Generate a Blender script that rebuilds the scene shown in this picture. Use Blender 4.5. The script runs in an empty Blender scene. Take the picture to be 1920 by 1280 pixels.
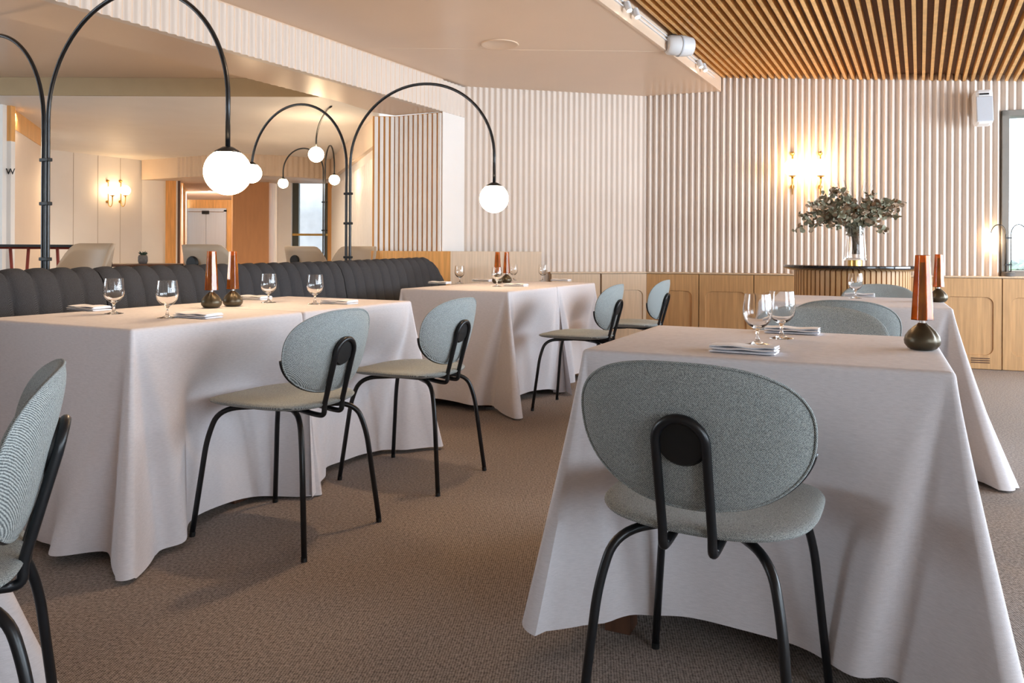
import bpy, math, random
from math import sin, cos, pi, sqrt, radians, atan2, exp
from mathutils import Vector, Matrix
random.seed(7)
S = bpy.context.scene
COL = S.collection

# ------------------------------------------------------------ camera
F = 1440.0
cd = bpy.data.cameras.new('camera'); cam = bpy.data.objects.new('camera', cd); COL.objects.link(cam)
cd.sensor_width = 36.0; cd.sensor_fit = 'HORIZONTAL'; cd.lens = 27.0
cd.shift_y = -(640 - 471.3) / 1920.0
cd.clip_start = 0.05; cd.clip_end = 200
cam.matrix_world = Matrix.Translation((0, 0, 1.0)) @ Matrix.Rotation(radians(90), 4, 'X') @ Matrix.Rotation(0.0045, 4, 'Z')
S.camera = cam
# ------------------------------------------------------------ world, exposure
S.view_settings.view_transform = 'Standard'; S.view_settings.look = 'None'
S.view_settings.exposure = 0.6; S.view_settings.gamma = 1.0
try: S.view_settings.use_curve_mapping = False
except Exception: pass
w = bpy.data.worlds.new('sky'); S.world = w; w.use_nodes = True
bg = w.node_tree.nodes['Background']; bg.inputs[0].default_value = (0.80, 0.91, 1.0, 1); bg.inputs[1].default_value = 3.2
# ------------------------------------------------------------ daylight, spots and added lounge fill
def area(name, loc, target, sx, sy, power, col):
    d = bpy.data.lights.new(name, 'AREA'); d.shape = 'RECTANGLE'; d.size = sx; d.size_y = sy
    d.energy = power; d.color = col
    o = bpy.data.objects.new(name, d); COL.objects.link(o); o.location = loc
    o.rotation_euler = (Vector(target) - Vector(loc)).to_track_quat('-Z', 'Y').to_euler(); return o
DAY = (0.74, 0.87, 1.0)
area('daylight_window_east', (5.85, 3.9, 1.55), (0, 5.2, 1.3), 2.2, 1.5, 150, DAY)
area('daylight_window_east', (5.85, 1.2, 1.55), (0, 1.2, 1.2), 2.2, 1.5, 110, DAY)
area('daylight_window_east', (5.85, -1.5, 1.55), (0, -1.0, 1.2), 2.2, 1.5, 70, DAY)
area('daylight_window_south', (3.4, -2.85, 1.5), (2.6, 2, 1.2), 2.6, 1.6, 60, DAY)
area('daylight_window_lounge', (-7.85, 3.0, 1.5), (0, 4.5, 1.2), 2.6, 1.6, 75, DAY)  # added cool fill that brightens the lounge from an unseen side
area('daylight_window_far', (-2.2, 12.6, 1.5), (-2.5, 5, 1.2), 1.2, 1.6, 60, DAY)
def spot(name, loc, target, power, ang=70, blend=0.8, col=(1.0, 0.66, 0.38), rad=0.05):
    d = bpy.data.lights.new(name, 'SPOT'); d.energy = power; d.color = col
    d.spot_size = radians(ang); d.spot_blend = blend; d.shadow_soft_size = rad
    o = bpy.data.objects.new(name, d); COL.objects.link(o); o.location = loc
    o.rotation_euler = (Vector(target) - Vector(loc)).to_track_quat('-Z', 'Y').to_euler(); return o
WARM = (1.0, 0.62, 0.34)
def point(loc, power, rad=0.09, col=WARM):
    d = bpy.data.lights.new('bulb', 'POINT'); d.energy = power; d.color = col; d.shadow_soft_size = rad
    o = bpy.data.objects.new('bulb', d); COL.objects.link(o); o.location = loc; return o

# ------------------------------------------------------------ materials
def nodes(name):
    m = bpy.data.materials.new(name); m.use_nodes = True
    nt = m.node_tree; b = nt.nodes['Principled BSDF']; return m, nt, b
def mat(name, col, rough=0.6, metal=0.0, var=0.0, vscale=8, bump=0.0, bscale=200, spec=None, trans=0, ior=1.45, stretch=None, coat=0):
    m, nt, b = nodes(name)
    b.inputs['Base Color'].default_value = (*col, 1); b.inputs['Roughness'].default_value = rough
    b.inputs['Metallic'].default_value = metal; b.inputs['Transmission Weight'].default_value = trans
    b.inputs['IOR'].default_value = ior; b.inputs['Coat Weight'].default_value = coat
    if spec is not None: b.inputs['Specular IOR Level'].default_value = spec
    tc = nt.nodes.new('ShaderNodeTexCoord'); mp = nt.nodes.new('ShaderNodeMapping')
    nt.links.new(tc.outputs['Object'], mp.inputs['Vector'])
    if stretch: mp.inputs['Scale'].default_value = stretch
    if var > 0:
        n = nt.nodes.new('ShaderNodeTexNoise'); n.inputs['Scale'].default_value = vscale; n.inputs['Detail'].default_value = 4
        nt.links.new(mp.outputs[0], n.inputs['Vector'])
        r = nt.nodes.new('ShaderNodeValToRGB')
        r.color_ramp.elements[0].position = 0.3; r.color_ramp.elements[1].position = 0.7
        r.color_ramp.elements[0].color = (*[c * (1 - var) for c in col], 1)
        r.color_ramp.elements[1].color = (*[min(1, c * (1 + var)) for c in col], 1)
        nt.links.new(n.outputs['Fac'], r.inputs[0]); nt.links.new(r.outputs[0], b.inputs['Base Color'])
    if bump > 0:
        n2 = nt.nodes.new('ShaderNodeTexNoise'); n2.inputs['Scale'].default_value = bscale; n2.inputs['Detail'].default_value = 2
        nt.links.new(tc.outputs['Object'], n2.inputs['Vector'])
        bp = nt.nodes.new('ShaderNodeBump'); bp.inputs['Strength'].default_value = bump; bp.inputs['Distance'].default_value = 0.002
        nt.links.new(n2.outputs['Fac'], bp.inputs['Height']); nt.links.new(bp.outputs[0], b.inputs['Normal'])
    return m
def weave(name, c1, c2, sx, sy, sz, rough=0.9, bump=0.4, diag=False, sheen=0.0, slub=0.0):
    """woven fabric: product of two wave bands in object space, broken up by noise"""
    m, nt, b = nodes(name); b.inputs['Roughness'].default_value = rough; b.inputs['Specular IOR Level'].default_value = 0.2
    b.inputs['Sheen Weight'].default_value = sheen
    tc = nt.nodes.new('ShaderNodeTexCoord'); mp = nt.nodes.new('ShaderNodeMapping')
    nt.links.new(tc.outputs['Object'], mp.inputs['Vector']); mp.inputs['Scale'].default_value = (sx, sy, sz)
    n = nt.nodes.new('ShaderNodeTexNoise'); n.inputs['Scale'].default_value = 1.0; n.inputs['Detail'].default_value = 2
    nt.links.new(mp.outputs[0], n.inputs['Vector'])
    wv = nt.nodes.new('ShaderNodeTexWave'); wv.wave_type = 'BANDS'; wv.bands_direction = 'DIAGONAL' if diag else 'X'
    wv.inputs['Scale'].default_value = 0.32; wv.inputs['Distortion'].default_value = 1.2
    nt.links.new(mp.outputs[0], wv.inputs['Vector'])
    mx = nt.nodes.new('ShaderNodeMath'); mx.operation = 'ADD'
    ml = nt.nodes.new('ShaderNodeMath'); ml.operation = 'MULTIPLY'; ml.inputs[1].default_value = 0.45
    nt.links.new(wv.outputs['Fac'], ml.inputs[0]); nt.links.new(ml.outputs[0], mx.inputs[0]); nt.links.new(n.outputs['Fac'], mx.inputs[1])
    r = nt.nodes.new('ShaderNodeValToRGB'); r.color_ramp.elements[0].position = 0.5; r.color_ramp.elements[1].position = 0.95
    r.color_ramp.elements[0].color = (*c1, 1); r.color_ramp.elements[1].color = (*c2, 1)
    nt.links.new(mx.outputs[0], r.inputs[0])
    last = r.outputs[0]
    if slub > 0:
        n3 = nt.nodes.new('ShaderNodeTexNoise'); n3.inputs['Scale'].default_value = 1; n3.inputs['Detail'].default_value = 5
        mp3 = nt.nodes.new('ShaderNodeMapping'); mp3.inputs['Scale'].default_value = (6, 6, 160)
        nt.links.new(tc.outputs['Object'], mp3.inputs['Vector']); nt.links.new(mp3.outputs[0], n3.inputs['Vector'])
        mr = nt.nodes.new('ShaderNodeMapRange'); mr.inputs[1].default_value = 0.3; mr.inputs[2].default_value = 0.7
        mr.inputs[3].default_value = 1 - slub; mr.inputs[4].default_value = 1 + slub
        nt.links.new(n3.outputs['Fac'], mr.inputs[0])
        vm = nt.nodes.new('ShaderNodeVectorMath'); vm.operation = 'SCALE'
        nt.links.new(last, vm.inputs[0]); nt.links.new(mr.outputs[0], vm.inputs['Scale']); last = vm.outputs[0]
    nt.links.new(last, b.inputs['Base Color'])
    bp = nt.nodes.new('ShaderNodeBump'); bp.inputs['Strength'].default_value = bump; bp.inputs['Distance'].default_value = 0.0015
    nt.links.new(mx.outputs[0], bp.inputs['Height']); nt.links.new(bp.outputs[0], b.inputs['Normal'])
    return m
def glow(name, col, strength):
    m, nt, b = nodes(name); b.inputs['Base Color'].default_value = (0.9, 0.88, 0.85, 1); b.inputs['Roughness'].default_value = 0.3
    b.inputs['Emission Color'].default_value = (*col, 1); b.inputs['Emission Strength'].default_value = strength; return m
def pane_mat():
    m = bpy.data.materials.new('window_glass'); m.use_nodes = True; nt = m.node_tree; nt.nodes.clear()
    o = nt.nodes.new('ShaderNodeOutputMaterial'); mx = nt.nodes.new('ShaderNodeMixShader'); mx.inputs[0].default_value = 0.06
    t = nt.nodes.new('ShaderNodeBsdfTransparent'); t.inputs[0].default_value = (0.95, 0.98, 1, 1); g = nt.nodes.new('ShaderNodeBsdfGlossy'); g.inputs['Roughness'].default_value = 0.02
    nt.links.new(t.outputs[0], mx.inputs[1]); nt.links.new(g.outputs[0], mx.inputs[2]); nt.links.new(mx.outputs[0], o.inputs[0]); return m
def carpet_mat():
    m, nt, b = nodes('carpet'); b.inputs['Roughness'].default_value = 0.95; b.inputs['Specular IOR Level'].default_value = 0.1
    tc = nt.nodes.new('ShaderNodeTexCoord'); mp = nt.nodes.new('ShaderNodeMapping'); mp.inputs['Rotation'].default_value = (0, 0, radians(6))
    nt.links.new(tc.outputs['Object'], mp.inputs['Vector'])
    def wv(d, sc):
        x = nt.nodes.new('ShaderNodeTexWave'); x.bands_direction = d; x.inputs['Scale'].default_value = sc
        x.inputs['Distortion'].default_value = 1.6; x.inputs['Detail'].default_value = 1.0; x.inputs['Detail Scale'].default_value = 1.5
        nt.links.new(mp.outputs[0], x.inputs['Vector']); return x
    a = wv('X', 46); c = wv('Y', 58)
    mu = nt.nodes.new('ShaderNodeMath'); mu.operation = 'MULTIPLY'; nt.links.new(a.outputs['Fac'], mu.inputs[0]); nt.links.new(c.outputs['Fac'], mu.inputs[1])
    n = nt.nodes.new('ShaderNodeTexNoise'); n.inputs['Scale'].default_value = 110; n.inputs['Detail'].default_value = 3
    nt.links.new(tc.outputs['Object'], n.inputs['Vector'])
    ad = nt.nodes.new('ShaderNodeMath'); ad.operation = 'MULTIPLY_ADD'; ad.inputs[1].default_value = 0.55
    nt.links.new(mu.outputs[0], ad.inputs[0]); nt.links.new(n.outputs['Fac'], ad.inputs[2])
    r = nt.nodes.new('ShaderNodeValToRGB'); r.color_ramp.elements[0].position = 0.38; r.color_ramp.elements[1].position = 0.95
    r.color_ramp.elements[0].color = (0.125, 0.102, 0.090, 1); r.color_ramp.elements[1].color = (0.45, 0.38, 0.335, 1)
    nt.links.new(ad.outputs[0], r.inputs[0]); nt.links.new(r.outputs[0], b.inputs['Base Color'])
    bp = nt.nodes.new('ShaderNodeBump'); bp.inputs['Strength'].default_value = 0.6; bp.inputs['Distance'].default_value = 0.003
    nt.links.new(ad.outputs[0], bp.inputs['Height']); nt.links.new(bp.outputs[0], b.inputs['Normal']); return m
def amber_mat():
    m, nt, b = nodes('amber_glass')
    tc = nt.nodes.new('ShaderNodeTexCoord'); mp = nt.nodes.new('ShaderNodeMapping'); mp.inputs['Scale'].default_value = (40, 40, 14)
    n = nt.nodes.new('ShaderNodeTexNoise'); n.inputs['Scale'].default_value = 1; n.inputs['Detail'].default_value = 4
    nt.links.new(tc.outputs['Object'], mp.inputs['Vector']); nt.links.new(mp.outputs[0], n.inputs['Vector'])
    r = nt.nodes.new('ShaderNodeValToRGB'); r.color_ramp.elements[0].position = 0.35; r.color_ramp.elements[1].position = 0.65
    r.color_ramp.elements[0].color = (0.50, 0.13, 0.008, 1); r.color_ramp.elements[1].color = (0.95, 0.38, 0.04, 1)
    nt.links.new(n.outputs['Fac'], r.inputs[0]); nt.links.new(r.outputs[0], b.inputs['Base Color'])
    b.inputs['Transmission Weight'].default_value = 0.85; b.inputs['Roughness'].default_value = 0.04; b.inputs['IOR'].default_value = 1.5
    return m
M = dict(
    plaster=mat('white_paint', (0.74, 0.655, 0.585), 0.55, var=0.02, vscale=3),
    flute=mat('fluted_white_paint', (0.72, 0.625, 0.55), 0.5, var=0.02, vscale=3),
    white=mat('bright_white_paint', (0.86, 0.83, 0.80), 0.5, var=0.02, vscale=3),
    ceil=mat('ceiling_panel', (0.69, 0.52, 0.385), 0.32, var=0.02, vscale=2),
    peach=mat('peach_paint', (0.78, 0.64, 0.51), 0.5, var=0.03, vscale=2),
    seam=mat('seam_shadow_gap', (0.50, 0.43, 0.37), 0.8, var=0.02),
    oak=mat('oak_veneer', (0.50, 0.285, 0.125), 0.42, var=0.16, vscale=1.0, stretch=(55, 55, 3.0)),
    oakd=mat('oak_veneer_amber', (0.76, 0.39, 0.13), 0.42, var=0.16, vscale=1.0, stretch=(55, 55, 3.0)),
    oakp=mat('oak_veneer_pale', (0.58, 0.42, 0.275), 0.42, var=0.10, vscale=1.0, stretch=(70, 70, 3.0)),  # window light on the corner cabinets is put into this paler tone
    slat=mat('ceiling_oak_slat', (0.68, 0.375, 0.13), 0.45, var=0.14, vscale=1.0, stretch=(14, 14, 14)),
    slatback=mat('dark_acoustic_board', (0.24, 0.155, 0.11), 0.85, var=0.1, vscale=30),
    walnut=mat('walnut', (0.10, 0.045, 0.025), 0.4, var=0.25, vscale=1, stretch=(40, 40, 4)),
    linen=mat('linen_tablecloth', (0.655, 0.62, 0.635), 0.85, var=0.06, vscale=1.0, stretch=(60, 60, 420), bump=0.25, bscale=500, spec=0.2),
    napkin=mat('white_linen_napkin', (0.80, 0.79, 0.82), 0.8, var=0.04, vscale=300, bump=0.2, bscale=500),
    tweed=weave('grey_tweed', (0.085, 0.10, 0.105), (0.50, 0.54, 0.53), 520, 420, 520, 0.9, 0.5, diag=True, sheen=0.1),
    charcoal=weave('charcoal_felt', (0.024, 0.025, 0.029), (0.070, 0.071, 0.078), 500, 500, 500, 0.95, 0.4, sheen=0.0),
    black=mat('black_powdercoat', (0.008, 0.009, 0.011), 0.34, var=0.1, vscale=60),
    blackmat=mat('black_plastic', (0.004, 0.004, 0.004), 0.6, var=0.1),
    lampmetal=mat('dark_lamp_metal', (0.035, 0.036, 0.038), 0.3, metal=0.6, var=0.1, vscale=30),
    bronze=mat('bronze_lamp_base', (0.085, 0.066, 0.040), 0.36, metal=0.55, var=0.15, vscale=25),
    chrome=mat('chrome', (0.75, 0.75, 0.75), 0.15, metal=1, var=0.02),
    brass=mat('brass', (0.62, 0.40, 0.13), 0.28, metal=1, var=0.08, vscale=20),
    steel=mat('brushed_steel', (0.58, 0.63, 0.69), 0.35, metal=0.35, var=0.05, vscale=1, stretch=(120, 120, 2)),
    glass=mat('clear_glass', (1, 1, 1), 0.0, trans=1.0, ior=1.45),
    amber=amber_mat(),
    pane=pane_mat(),
    beige=mat('beige_shell', (0.42, 0.335, 0.25), 0.5, var=0.03),
    frame=mat('window_frame_metal', (0.20, 0.18, 0.155), 0.45, var=0.05),
    framed=mat('dark_green_grey_frame', (0.07, 0.075, 0.062), 0.5, var=0.05),
    red=mat('red_metal', (0.32, 0.045, 0.025), 0.4, var=0.08),
    leafA=mat('eucalyptus_leaf', (0.27, 0.265, 0.185), 0.7, var=0.3, vscale=40),
    leafB=mat('dried_leaf', (0.33, 0.235, 0.155), 0.75, var=0.3, vscale=40),
    twig=mat('twig', (0.12, 0.085, 0.055), 0.8, var=0.2, vscale=60),
    concrete=mat('dark_stone_pot', (0.12, 0.105, 0.095), 0.7, var=0.2, vscale=60),
    green=mat('succulent_green', (0.03, 0.055, 0.035), 0.6, var=0.2, vscale=30),
    stone=mat('pale_stone', (0.75, 0.76, 0.78), 0.8, var=0.08, vscale=4),
    hedge=mat('tree_foliage', (0.13, 0.20, 0.09), 0.9, var=0.5, vscale=5),
    globe=glow('opal_globe_lit', (1.0, 0.72, 0.44), 28),
    sconceglobe=glow('opal_sconce_globe_lit', (1.0, 0.62, 0.30), 24),
    softglobe=glow('opal_globe_soft', (1.0, 0.66, 0.34), 10),
    spotface=glow('spot_lens_lit', (1.0, 0.85, 0.6), 12),
    plastic=mat('white_plastic', (0.72, 0.72, 0.73), 0.4, var=0.02),
    grille=mat('grey_speaker_grille', (0.50, 0.52, 0.56), 0.6, bump=0.5, bscale=400),
    carpet=carpet_mat(),
)

# ------------------------------------------------------------ mesh helpers
class MB:
    def __init__(s): s.v = []; s.f = []
    def add(s, vs, fs):
        o = len(s.v); s.v += [tuple(p) for p in vs]; s.f += [tuple(i + o for i in f) for f in fs]
    def box(s, c, d, rot=0.0, M4=None):
        x, y, z = d[0] / 2, d[1] / 2, d[2] / 2
        vs = [Vector((a * x, b * y, e * z)) for e in (-1, 1) for a, b in ((-1, -1), (1, -1), (1, 1), (-1, 1))]
        R = M4 if M4 is not None else Matrix.Rotation(rot, 4, 'Z')
        s.add([Vector(c) + (R @ v) for v in vs], [(3, 2, 1, 0), (4, 5, 6, 7), (0, 1, 5, 4), (1, 2, 6, 5), (2, 3, 7, 6), (3, 0, 4, 7)])
    def prism(s, pts, z0, z1):
        n = len(pts); a = sum(pts[i][0] * pts[(i + 1) % n][1] - pts[(i + 1) % n][0] * pts[i][1] for i in range(n))
        if a < 0: pts = pts[::-1]
        s.add([(p[0], p[1], z0) for p in pts] + [(p[0], p[1], z1) for p in pts],
              [tuple(range(n - 1, -1, -1)), tuple(range(n, 2 * n))] + [(i, (i + 1) % n, (i + 1) % n + n, i + n) for i in range(n)])
    def tube(s, pts, r, n=12, cap=True):
        pts = [Vector(p) for p in pts]; rs = r if isinstance(r, (list, tuple)) else [r] * len(pts)
        T = [(pts[min(i + 1, len(pts) - 1)] - pts[max(i - 1, 0)]).normalized() for i in range(len(pts))]
        up = Vector((0, 0, 1)) if abs(T[0].z) < 0.9 else Vector((1, 0, 0))
        N = (up - T[0] * up.dot(T[0])).normalized(); vs = []
        for i, p in enumerate(pts):
            N = (N - T[i] * N.dot(T[i])).normalized(); B = T[i].cross(N)
            vs += [p + (N * cos(2 * pi * k / n) + B * sin(2 * pi * k / n)) * rs[i] for k in range(n)]
        fs = [(i * n + k, i * n + (k + 1) % n, (i + 1) * n + (k + 1) % n, (i + 1) * n + k) for i in range(len(pts) - 1) for k in range(n)]
        if cap: fs += [tuple(range(n - 1, -1, -1)), tuple(range((len(pts) - 1) * n, len(pts) * n))]
        s.add(vs, fs)
    def lathe(s, prof, n=32, c=(0, 0, 0), closed=False, mod=None):
        vs = []; fs = []; m = len(prof)
        for (r, z) in prof:
            for k in range(n):
                a = 2 * pi * k / n; rr = r * (mod(a, z) if mod else 1)
                vs.append((c[0] + rr * cos(a), c[1] + rr * sin(a), c[2] + z))
        R = m if closed else m - 1
        for i in range(R):
            j = (i + 1) % m
            for k in range(n): fs.append((i * n + k, i * n + (k + 1) % n, j * n + (k + 1) % n, j * n + k))
        if not closed:
            if prof[0][0] > 1e-4: fs.append(tuple(range(n - 1, -1, -1)))
            if prof[-1][0] > 1e-4: fs.append(tuple(range((m - 1) * n, m * n)))
        s.add(vs, fs)
    def sphere(s, c, r, n=32, m=16):
        s.lathe([(max(1e-5, r * sin(pi * i / m)), -r * cos(pi * i / m)) for i in range(m + 1)], n, c)
    def grid(s, rows):
        n = len(rows[0]); s.add([p for r in rows for p in r], [(i * n + k, i * n + k + 1, (i + 1) * n + k + 1, (i + 1) * n + k) for i in range(len(rows) - 1) for k in range(n - 1)])
    def build(s, name, m, parent=None, smooth=False, bevel=0.0, auto=None, solid=0.0, subd=0):
        me = bpy.data.meshes.new(name); me.from_pydata(s.v, [], s.f); me.validate(); me.update()
        me.materials.append(m)
        if smooth: me.polygons.foreach_set('use_smooth', [True] * len(me.polygons))
        if auto is not None:
            me.polygons.foreach_set('use_smooth', [True] * len(me.polygons))
            try: me.set_sharp_from_angle(angle=radians(auto))
            except Exception: pass
        o = bpy.data.objects.new(name, me); COL.objects.link(o)
        if parent is not None: o.parent = parent
        if bevel > 0:
            b = o.modifiers.new('bevel', 'BEVEL'); b.width = bevel; b.segments = 2; b.limit_method = 'ANGLE'
        if solid: 
            b = o.modifiers.new('solid', 'SOLIDIFY'); b.thickness = solid; b.offset = -1
        if subd:
            b = o.modifiers.new('sub', 'SUBSURF'); b.levels = subd; b.render_levels = subd
        return o
def thing(name, label, cat, loc=(0, 0, 0), rz=0.0, group=None):
    o = bpy.data.objects.new(name, None); COL.objects.link(o); o.location = loc; o.rotation_euler = (0, 0, rz)
    o.empty_display_size = 0.1
    return tag(o, label, cat, group)
def tag(o, label, cat, group=None):
    o['label'] = label; o['category'] = cat
    if group: o['group'] = group
    return o
def struct(o): o['kind'] = 'structure'; return o
def dup(root, loc, rz, label, group=None):
    r = root.copy(); COL.objects.link(r); r.location = loc; r.rotation_euler = (0, 0, rz); r['label'] = label
    if group: r['group'] = group
    for ch in list(root.children):
        c = ch.copy(); COL.objects.link(c); c.parent = r
        for g in list(ch.children):
            d = g.copy(); COL.objects.link(d); d.parent = c
    return r
def arc(c, a, b, r0, r1, t0, t1, n):
    return [Vector(c) + Vector(a) * (r0 * cos(t0 + (t1 - t0) * i / n)) + Vector(b) * (r1 * sin(t0 + (t1 - t0) * i / n)) for i in range(n + 1)]
def smoothpath(pts, r=0.05, n=6):
    """polyline with rounded corners"""
    pts = [Vector(p) for p in pts]; out = [pts[0]]
    for i in range(1, len(pts) - 1):
        a, b, c = pts[i - 1], pts[i], pts[i + 1]
        rr = r[i - 1] if isinstance(r, (list, tuple)) else r
        p = b + (a - b).normalized() * min(rr, (a - b).length * .49); q = b + (c - b).normalized() * min(rr, (c - b).length * .49)
        for k in range(n + 1):
            t = k / n; out.append(p * (1 - t) ** 2 + b * 2 * t * (1 - t) + q * t * t)
    out.append(pts[-1]); return out
PHI = -25.6 * pi / 180
U = Vector((cos(PHI), sin(PHI), 0)); V = Vector((-sin(PHI), cos(PHI), 0))      # directions of the table rows
def px(x, D): return (x - 960) / F * D
def hz(x): return 471.3 + 0.0045 * (x - 960)
def at(x, y, D): return Vector((px(x, D), D, 1 + (hz(x) - y) / F * D))

# ------------------------------------------------------------ floor
b = MB(); b.prism([(-11.5, -3.2), (7.5, -3.2), (7.5, 22.5), (-11.5, 22.5)], -0.1, 0.0)
struct(b.build('floor', M['carpet']))

# ------------------------------------------------------------ fluted walls
def fluted(name, p0, p1, z0, z1, pitch, amp, m, thick=0.1, samples=10, sharp=1.0):
    """wall whose left/camera-facing face is scalloped; p0->p1 runs left to right, ribs bulge toward the right-hand normal"""
    p0 = Vector((*p0, 0)); p1 = Vector((*p1, 0)); d = p1 - p0; L = d.length; d.normalize(); n = Vector((d.y, -d.x, 0))
    cnt = max(1, round(L / pitch)); front = []
    for i in range(cnt * samples + 1):
        t = i / (cnt * samples); ph = (i % samples) / samples
        k = ((1 - cos(2 * pi * ph)) / 2) ** sharp
        front.append(p0 + d * (L * t) + n * (amp * k))
    back = [p0 - n * thick, p1 - n * thick]
    b = MB()
    b.grid([[(p.x, p.y, z0) for p in front], [(p.x, p.y, z1) for p in front]])
    loop = front + [back[1], back[0]]
    m0 = len(loop)
    b.add([(p.x, p.y, z0) for p in loop] + [(p.x, p.y, z1) for p in loop],
          [tuple(range(m0 - 1, -1, -1)), tuple(range(m0, 2 * m0))] + [(i, i + 1, i + 1 + m0, i + m0) for i in range(m0 - 3, m0 - 1)] + [(m0 - 1, 0, m0, 2 * m0 - 1)])
    return struct(b.build(name, m, auto=50))
W1a = Vector((1.353, 7.70)); W1d = Vector((0.9413, -0.3376)); W1n = Vector((-0.3376, -0.9413))
W2a = Vector((-0.455, 7.28))
def w1(s, off=0.0, z=None):
    p = W1a + W1d * s + W1n * off
    return (p.x, p.y) if z is None else Vector((p.x, p.y, z))
WIN0, WIN1 = 3.065, 4.9          # window opening along the fluted wall
fluted('wall_back', w1(0), w1(WIN0), 0.0, 2.74, 0.0595, 0.036, M['flute'], sharp=0.8)
fluted('wall_back', w1(WIN0), w1(WIN1), 2.235, 2.74, 0.0595, 0.036, M['flute'], sharp=0.8)
b = MB(); b.prism([w1(WIN0), w1(WIN1), w1(WIN1, -0.1), w1(WIN0, -0.1)], 0, 0.80); struct(b.build('wall_back', M['plaster']))
fluted('wall_corner', (W2a.x, W2a.y), (W1a.x, W1a.y), 0.0, 2.60, 0.057, 0.014, M['flute'], sharp=1.0)
E1 = w1(WIN1)
b = MB(); b.prism([E1, (6.1, 5.9), (6.25, 6.1), w1(WIN1, -0.12)], 0, 2.9); struct(b.build('wall_back', M['plaster']))

# right wall (out of frame) with three wide windows, back wall with one, left wall with one
def wall_with_openings(name, ax, c, lo, hi, ops, z0, z1, H, m):
    b = MB(); t = 0.12
    def seg(a, e, za, zb):
        if e - a < 1e-3: return
        if ax == 'x': b.box((c, (a + e) / 2, (za + zb) / 2), (t, e - a, zb - za))
        else: b.box(((a + e) / 2, c, (za + zb) / 2), (e - a, t, zb - za))
    seg(lo, hi, 0, z0); seg(lo, hi, z1, H); cur = lo
    for a, e in ops: seg(cur, a, z0, z1); cur = e
    seg(cur, hi, z0, z1)
    struct(b.build(name, m))
    for i, (a, e) in enumerate(ops):
        g = MB()
        if ax == 'x': g.box((c, (a + e) / 2, (z0 + z1) / 2), (0.01, e - a, z1 - z0))
        else: g.box(((a + e) / 2, c, (z0 + z1) / 2), (e - a, 0.01, z1 - z0))
        f = MB()
        for (za, zb, aa, ee) in ((z0, z0 + .05, a, e), (z1 - .05, z1, a, e), (z0, z1, a, a + .05), (z0, z1, e - .05, e)):
            if ax == 'x': f.box((c, (aa + ee) / 2, (za + zb) / 2), (0.07, ee - aa, zb - za))
            else: f.box(((aa + ee) / 2, c, (za + zb) / 2), (ee - aa, 0.07, zb - za))
        wo = struct(f.build('window_%d' % (i + (2 if ax == 'x' else 6)), M['frame'])); g.build('pane', M['pane'], wo)
wall_with_openings('wall_right', 'x', 6.05, -3.0, 6.0, [(-2.7, -.3), (.0, 2.4), (2.7, 5.1)], .78, 2.3, 3.0, M['plaster'])
wall_with_openings('wall_front', 'y', -3.05, -8.1, 6.1, [(2.0, 4.8)], .78, 2.3, 3.0, M['plaster'])
wall_with_openings('wall_left', 'x', -8.05, -3.0, 9.0, [(1.6, 4.4)], .78, 2.3, 3.0, M['plaster'])

# window in the fluted wall
wn = MB(); fw = 0.055; zt, zb = 2.235, 0.82
def w1box(bb, s0, s1, o0, o1, z0, z1): bb.prism([w1(s0, o0), w1(s1, o0), w1(s1, o1), w1(s0, o1)], z0, z1)
w1box(wn, WIN0, WIN0 + fw, -.12, .045, zb, zt); w1box(wn, WIN1 - fw, WIN1, -.12, .045, zb, zt)
w1box(wn, WIN0, WIN1, -.12, .045, zt - .05, zt); w1box(wn, WIN0, WIN1, -.12, .045, zb - .02, zb + .035)
wo = struct(wn.build('window_1', M['frame'], bevel=0.003))
g = MB(); w1box(g, WIN0 + fw, WIN1 - fw, -.08, -.07, zb + .03, zt - .05); g.build('pane', M['pane'], wo)

# trees and railing beyond that window
def blobtree(loc, r, h, label):
    b = MB(); rnd = random.Random(int(loc[0] * 100)); 
    for i in range(420):
        a = rnd.uniform(0, 2 * pi); e = rnd.uniform(-1, 1); rr = r * rnd.uniform(.55, 1)
        c = Vector((loc[0] + rr * cos(a) * sqrt(1 - e * e), loc[1] + rr * sin(a) * sqrt(1 - e * e), loc[2] + h + e * r * .8))
        q = rnd.uniform(.05, .12) * r; R = Matrix.Rotation(rnd.uniform(0, 6), 4, (rnd.uniform(-1, 1), rnd.uniform(-1, 1), .5))
        b.add([c + R @ Vector(p) * q for p in ((-1, -1, 0), (1, -1, .3), (1.2, 1, 0), (-1, 1, .4))], [(0, 1, 2, 3)])
    o = thing('tree', label, 'tree', loc)
    f = b.build('foliage', M['hedge']); f.parent = o; f.matrix_parent_inverse = Matrix.Translation(Vector(loc)).inverted()
    t = MB(); t.tube([(0, 0, 0.02), (0.1, 0, h)], [0.14, 0.07]); t.build('trunk', M['twig'], o)
b = MB(); b.prism([(5, 6.6), (60, 9), (60, 60), (2, 60)], -3.2, -3.0); tag(b.build('lawn', M['hedge']), 'green ground seen low through the window beside the fluted wall', 'lawn')
for i, (x, y) in enumerate([(12.9, 18.5), (17.2, 19.5)]):
    blobtree((x, y, -3), 1.5, 2.7, ['distant green tree low in the window behind the twin globe lamp', 'distant green tree farther right than the one behind the twin globe lamp', 'farthest green tree beyond the right window edge'][i])

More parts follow.
